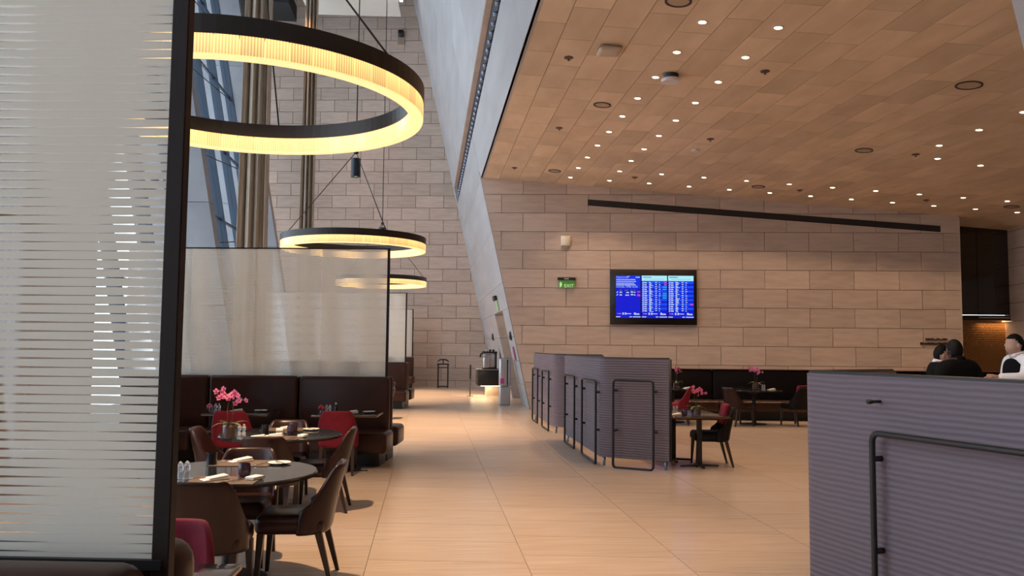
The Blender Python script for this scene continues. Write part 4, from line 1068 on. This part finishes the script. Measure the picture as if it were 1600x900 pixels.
box('black_side', (.13, -.02, 0), (.19, .46, .52), BLACK, cm, .01, 1); box('top_tray', (-.20, -.04, .46), (.2, .46, .52), BLACK, cm, .015, 1); box('base', (-.2, -.06, 0), (.2, .46, .035), BLACK, cm, .006, 1)
cm.scale = (1.2, 1.2, 1.12)
tube('spout', [(-.2, -.02, .46), (-.26, -.03, .44), (-.27, -.03, .34)], .025, BLACK, cm, 8)
for i in range(3):
    cu = lathe('cup', [(0, 0), (.03, 0), (.045, .06), (.042, .06), (.028, .006), (0, .006)], BLACK if i else WHITEC, None, 14, loc=(1.95+i*.11, 27.25, 1.469)); tag(cu, ['white cup on top of the coffee machine', 'black cup in the middle on top of the coffee machine', 'black cup at the right on top of the coffee machine'][i], 'cup', 'cups on the coffee machine')
sg = empty('menu_stand', (1.42, 27.3, 0), 0, 'thin black upright sign stand at the left end of the counter', 'stand')
box('sign_plate', (-.025, -.12, .55), (.025, .12, 1.02), BLACK, sg, .005, 1); tube('stem', [(0, 0, .02), (0, 0, .56)], .018, BLACK, sg); lathe('base', [(0, 0), (.12, 0), (.12, .012), (0, .02)], BLACK, sg, 20)
bn = empty('sanitiser_column', (2.17, 23.2, 0), 0, 'brushed steel column bin with a pink label beside the white leg', 'bin')
bm = bmesh.new(); bmbox(bm, (-.155, -.14, 0), (.155, .14, .52), .04, 3); frombm('lower_body', bm, STEEL, bn, True)
bm = bmesh.new(); bmbox(bm, (-.16, -.145, .53), (.16, .145, 1.30), .05, 4); frombm('upper_body', bm, STEEL, bn, True)
box('black_slot', (.05, -.149, .56), (.085, -.143, 1.27), BLACK, bn); box('pink_label', (-.13, -.1475, .60), (-.02, -.1445, .75), mat('label_pink', (.55, .05, .25), .5), bn); box('top_cap', (-.13, -.11, 1.298), (.13, .11, 1.315), STEEL, bn, .01, 1)

# ------------------------------------------------------------------ people
def skin_part(name, verts, edges, radii, m, parent, root=0, sub=2):
    me = bpy.data.meshes.new(name); me.from_pydata(verts, edges, []); o = bpy.data.objects.new(name, me); COL.objects.link(o)
    sk = o.modifiers.new('skin', 'SKIN'); sk.use_smooth_shade = True
    me.skin_vertices[0].data  # layer exists
    for i, r_ in enumerate(radii):
        v = me.skin_vertices[0].data[i]; v.radius = r_ if isinstance(r_, tuple) else (r_, r_); v.use_root = (i == root)
    sb = o.modifiers.new('sub', 'SUBSURF'); sb.levels = sub; sb.render_levels = sub
    dg = bpy.context.evaluated_depsgraph_get(); m2 = bpy.data.meshes.new_from_object(o.evaluated_get(dg)); bpy.data.objects.remove(o)
    return m2
def head_bm(bm, c, yaw, r=.095, tilt=0):
    rot = Matrix.Rotation(yaw, 4, 'Z') @ Matrix.Rotation(tilt, 4, 'X')
    rr = bmesh.ops.create_uvsphere(bm, u_segments=24, v_segments=18, radius=1); 
    for v in rr['verts']:
        x, y, z = v.co                      # face looks to +Y
        X = x*.078*(1-.22*max(0, -z)); Y = y*.098*(1-.12*max(0, -z)) + (.012 if y > 0 and z < -.2 else 0); Z = z*.122
        if y > .75 and abs(x) < .22: Y += .022*max(0, 1-abs(z+.05)/.28)*(1-abs(x)/.22)          # nose
        if y > .6 and abs(abs(x)-.38) < .16 and abs(z-.08) < .14: Y -= .008                      # eye sockets
        if y > .6 and abs(x) < .3 and abs(z+.48) < .09: Y += .004                                # lips
        v.co = rot @ Vector((X, Y, Z)) + Vector(c)
    for sx in (-1, 1):
        er = bmesh.ops.create_uvsphere(bm, u_segments=10, v_segments=8, radius=1)
        for v in er['verts']: v.co = rot @ Vector((sx*.080+v.co.x*.010, -.008+v.co.y*.020, -.005+v.co.z*.034)) + Vector(c)
def hand(bm, wrist, d, upv, s=1):
    d = Vector(d).normalized(); u = (Vector(upv)-d*Vector(upv).dot(d)).normalized(); x = d.cross(u); w = Vector(wrist); V, F = [], []
    tube_vf([w-d*.02, w+d*.03, w+d*.075, w+d*.09], [.026*s, .036*s, .038*s, .03*s], 10, V=V, F=F)
    for i, (off, ln) in enumerate(((-.028, .065), (-.010, .078), (.010, .073), (.028, .058))):
        p = w+d*.085+x*off*s; tube_vf([p, p+d*ln*.45-u*.008, p+d*ln*.8-u*.028, p+d*ln*.95-u*.045], [.0095*s, .009*s, .008*s, .005*s], 7, V=V, F=F)
    p = w+d*.03-x*.032*s; tube_vf([p, p+d*.03-x*.022, p+d*.06-x*.026-u*.012], [.011*s, .010*s, .006*s], 7, V=V, F=F)
    vv = [bm.verts.new(v) for v in V]
    for f in F:
        try: bm.faces.new([vv[i] for i in f])
        except ValueError: pass
def person(loc, rz, H_, lb, sk, pose, top, vest=None, drop=.085, head_yaw=0, collar=SHIRT):
    k = (H_+drop)/1.78
    r_ = empty('person', loc, rz, lb, 'person')
    S = lambda x, y, z: (x*k, y*k, z*k)
    sh = .205
    arms = pose
    base = [S(0, 0, .96), S(0, -.01, 1.12), S(0, -.01, 1.30), S(0, -.005, 1.44), S(0, .01, 1.50), S(0, .03, 1.55)]
    rad = [(.15, .105), (.135, .10), (.165, .11), (.12, .085), (.056, .058), (.055, .06)]
    E_ = [(0, 1), (1, 2), (2, 3), (3, 4), (4, 5)]
    for s, (el, wr_) in zip((-1, 1), arms):
        b = len(base); base += [S(s*sh, -.01, 1.415), S(*el), S(*wr_)]; rad += [.062, .045, .030]; E_ += [(3, b), (b, b+1), (b+1, b+2)]
    for s in (-1, 1):
        b = len(base); base += [S(s*.10, 0, .88), S(s*.11, .02, .49), S(s*.115, -.02, .09)]; rad += [.085, .058, .042]; E_ += [(0, b), (b, b+1), (b+1, b+2)]
        base.append(S(s*.125, .13, .035)); rad.append((.035, .03)); E_.append((b+2, b+3))
    rk = [tuple(q*k for q in x) if isinstance(x, tuple) else x*k for x in rad]
    body = skin_part('body', base, E_, rk, sk, r_)
    bm = bmesh.new(); bm.from_mesh(body); hc = Vector(S(0, .045, 1.665))-Vector((0, 0, drop)); head_bm(bm, hc, head_yaw)
    for s, (el, wr_) in zip((-1, 1), arms): hand(bm, S(*wr_), Vector(wr_)-Vector(el), (0, 0, 1), k)
    bo = frombm('body', bm, sk, r_, True)
    # hair cap
    bm = bmesh.new(); rr = bmesh.ops.create_uvsphere(bm, u_segments=24, v_segments=16, radius=1); rot = Matrix.Rotation(head_yaw, 4, 'Z')
    dl = [v for v in rr['verts'] if (v.co.y > .25 and v.co.z < .42) or (v.co.z < -.15 and v.co.y > -.35) or v.co.z < -.62]
    bmesh.ops.delete(bm, geom=dl, context='VERTS')
    for v in bm.verts: v.co = rot @ Vector((v.co.x*.087, v.co.y*.108-.004, v.co.z*.132+.006)) + hc
    h_ = frombm('hair', bm, HAIR, r_, True); sm = h_.modifiers.new('t', 'SOLIDIFY'); sm.thickness = .012
    # garment for the upper body with sleeves
    gv = [S(0, 0, .90), S(0, -.01, 1.12), S(0, -.01, 1.30), S(0, -.005, 1.445), S(0, .0, 1.50)]; gr = [(.168, .122), (.152, .118), (.19, .135), (.16, .108), (.085, .085)]; ge = [(0, 1), (1, 2), (2, 3), (3, 4)]
    if vest is not None: gr = [(.15, .11), (.135, .105), (.16, .115), (.13, .09), (.085, .08)]
    for s, (el, wr_) in zip((-1, 1), arms):
        b = len(gv); gv += [S(s*(sh+.005), -.01, 1.415), S(*el), S(*(Vector(el).lerp(Vector(wr_), .95)))]; gr += [.088, .064, .046]; ge += [(3, b), (b, b+1), (b+1, b+2)]
    me = skin_part('shirt', gv, ge, [tuple(q*k for q in x) if isinstance(x, tuple) else x*k for x in gr], top, r_)
    me.materials.clear(); me.materials.append(top); o = bpy.data.objects.new('jacket' if vest is None else 'shirt', me); link(o, r_)
    if vest is not None:
        me = skin_part('vest', [S(0, -.005, .88), S(0, -.012, 1.12), S(0, -.012, 1.30), S(0, -.012, 1.40), S(0, -.02, 1.44)], [(0, 1), (1, 2), (2, 3), (3, 4)], [tuple(q*k for q in x) for x in [(.21, .17), (.21, .17), (.235, .185), (.205, .165), (.13, .11)]], vest, r_)
        me.materials.clear(); me.materials.append(vest); o = bpy.data.objects.new('vest', me); link(o, r_)
    V, F = [], []
    tube_vf([Vector(S(0, .0, 1.47)), Vector(S(0, .012, 1.512))], [.092*k, .078*k], 16, V=V, F=F); mesh('collar', V, F, collar, r_, True)
    tv_ = [S(0, 0, .98), S(0, 0, .90)]; tr_ = [(.165, .12), (.165, .12)]; te = [(0, 1)]
    for s in (-1, 1):
        b = len(tv_); tv_ += [S(s*.10, 0, .84), S(s*.11, .02, .49), S(s*.115, -.01, .07)]; tr_ += [.10, .075, .062]; te += [(1, b), (b, b+1), (b+1, b+2)]
    me = skin_part('trousers', tv_, te, [tuple(q*k for q in x) if isinstance(x, tuple) else x*k for x in tr_], SUIT, r_)
    me.materials.clear(); me.materials.append(SUIT); link(bpy.data.objects.new('trousers', me), r_)
    for s in (-1, 1): box('shoe', (-.045, -.09, 0), (.045, .18, .075), HAIR, r_, .025, 3, loc=S(s*.118, .01, 0))
    return r_
down = (((-.25, -.03, 1.12), (-.24, .08, .88)), ((.25, -.03, 1.12), (.24, .08, .88)))
person((6.06, 8.95, 0), math.radians(8), 1.76, 'person in a black suit with back to the viewer behind the near partition', SKIND, down, SUIT, head_yaw=-.2, collar=SUIT)
person((6.60, 10.12, 0), math.radians(-105), 1.70, 'person in dark jacket and white collar, half hidden behind the black suit', SKIN, down, SUIT, head_yaw=-.1)
reach = (((-.24, .16, 1.14), (-.16, .36, 1.16)), ((.25, -.03, 1.12), (.24, .1, .9)))
reach3 = (((-.30, .11, 1.24), (-.22, .36, 1.24)), ((.26, .03, 1.15), (.22, .30, 1.06)))
person((6.95, 9.12, 0), math.radians(80), 1.84, 'person in white shirt and black vest reaching left at the right edge', SKIN, reach3, SHIRT, SUIT)

bpy.context.view_layer.update()
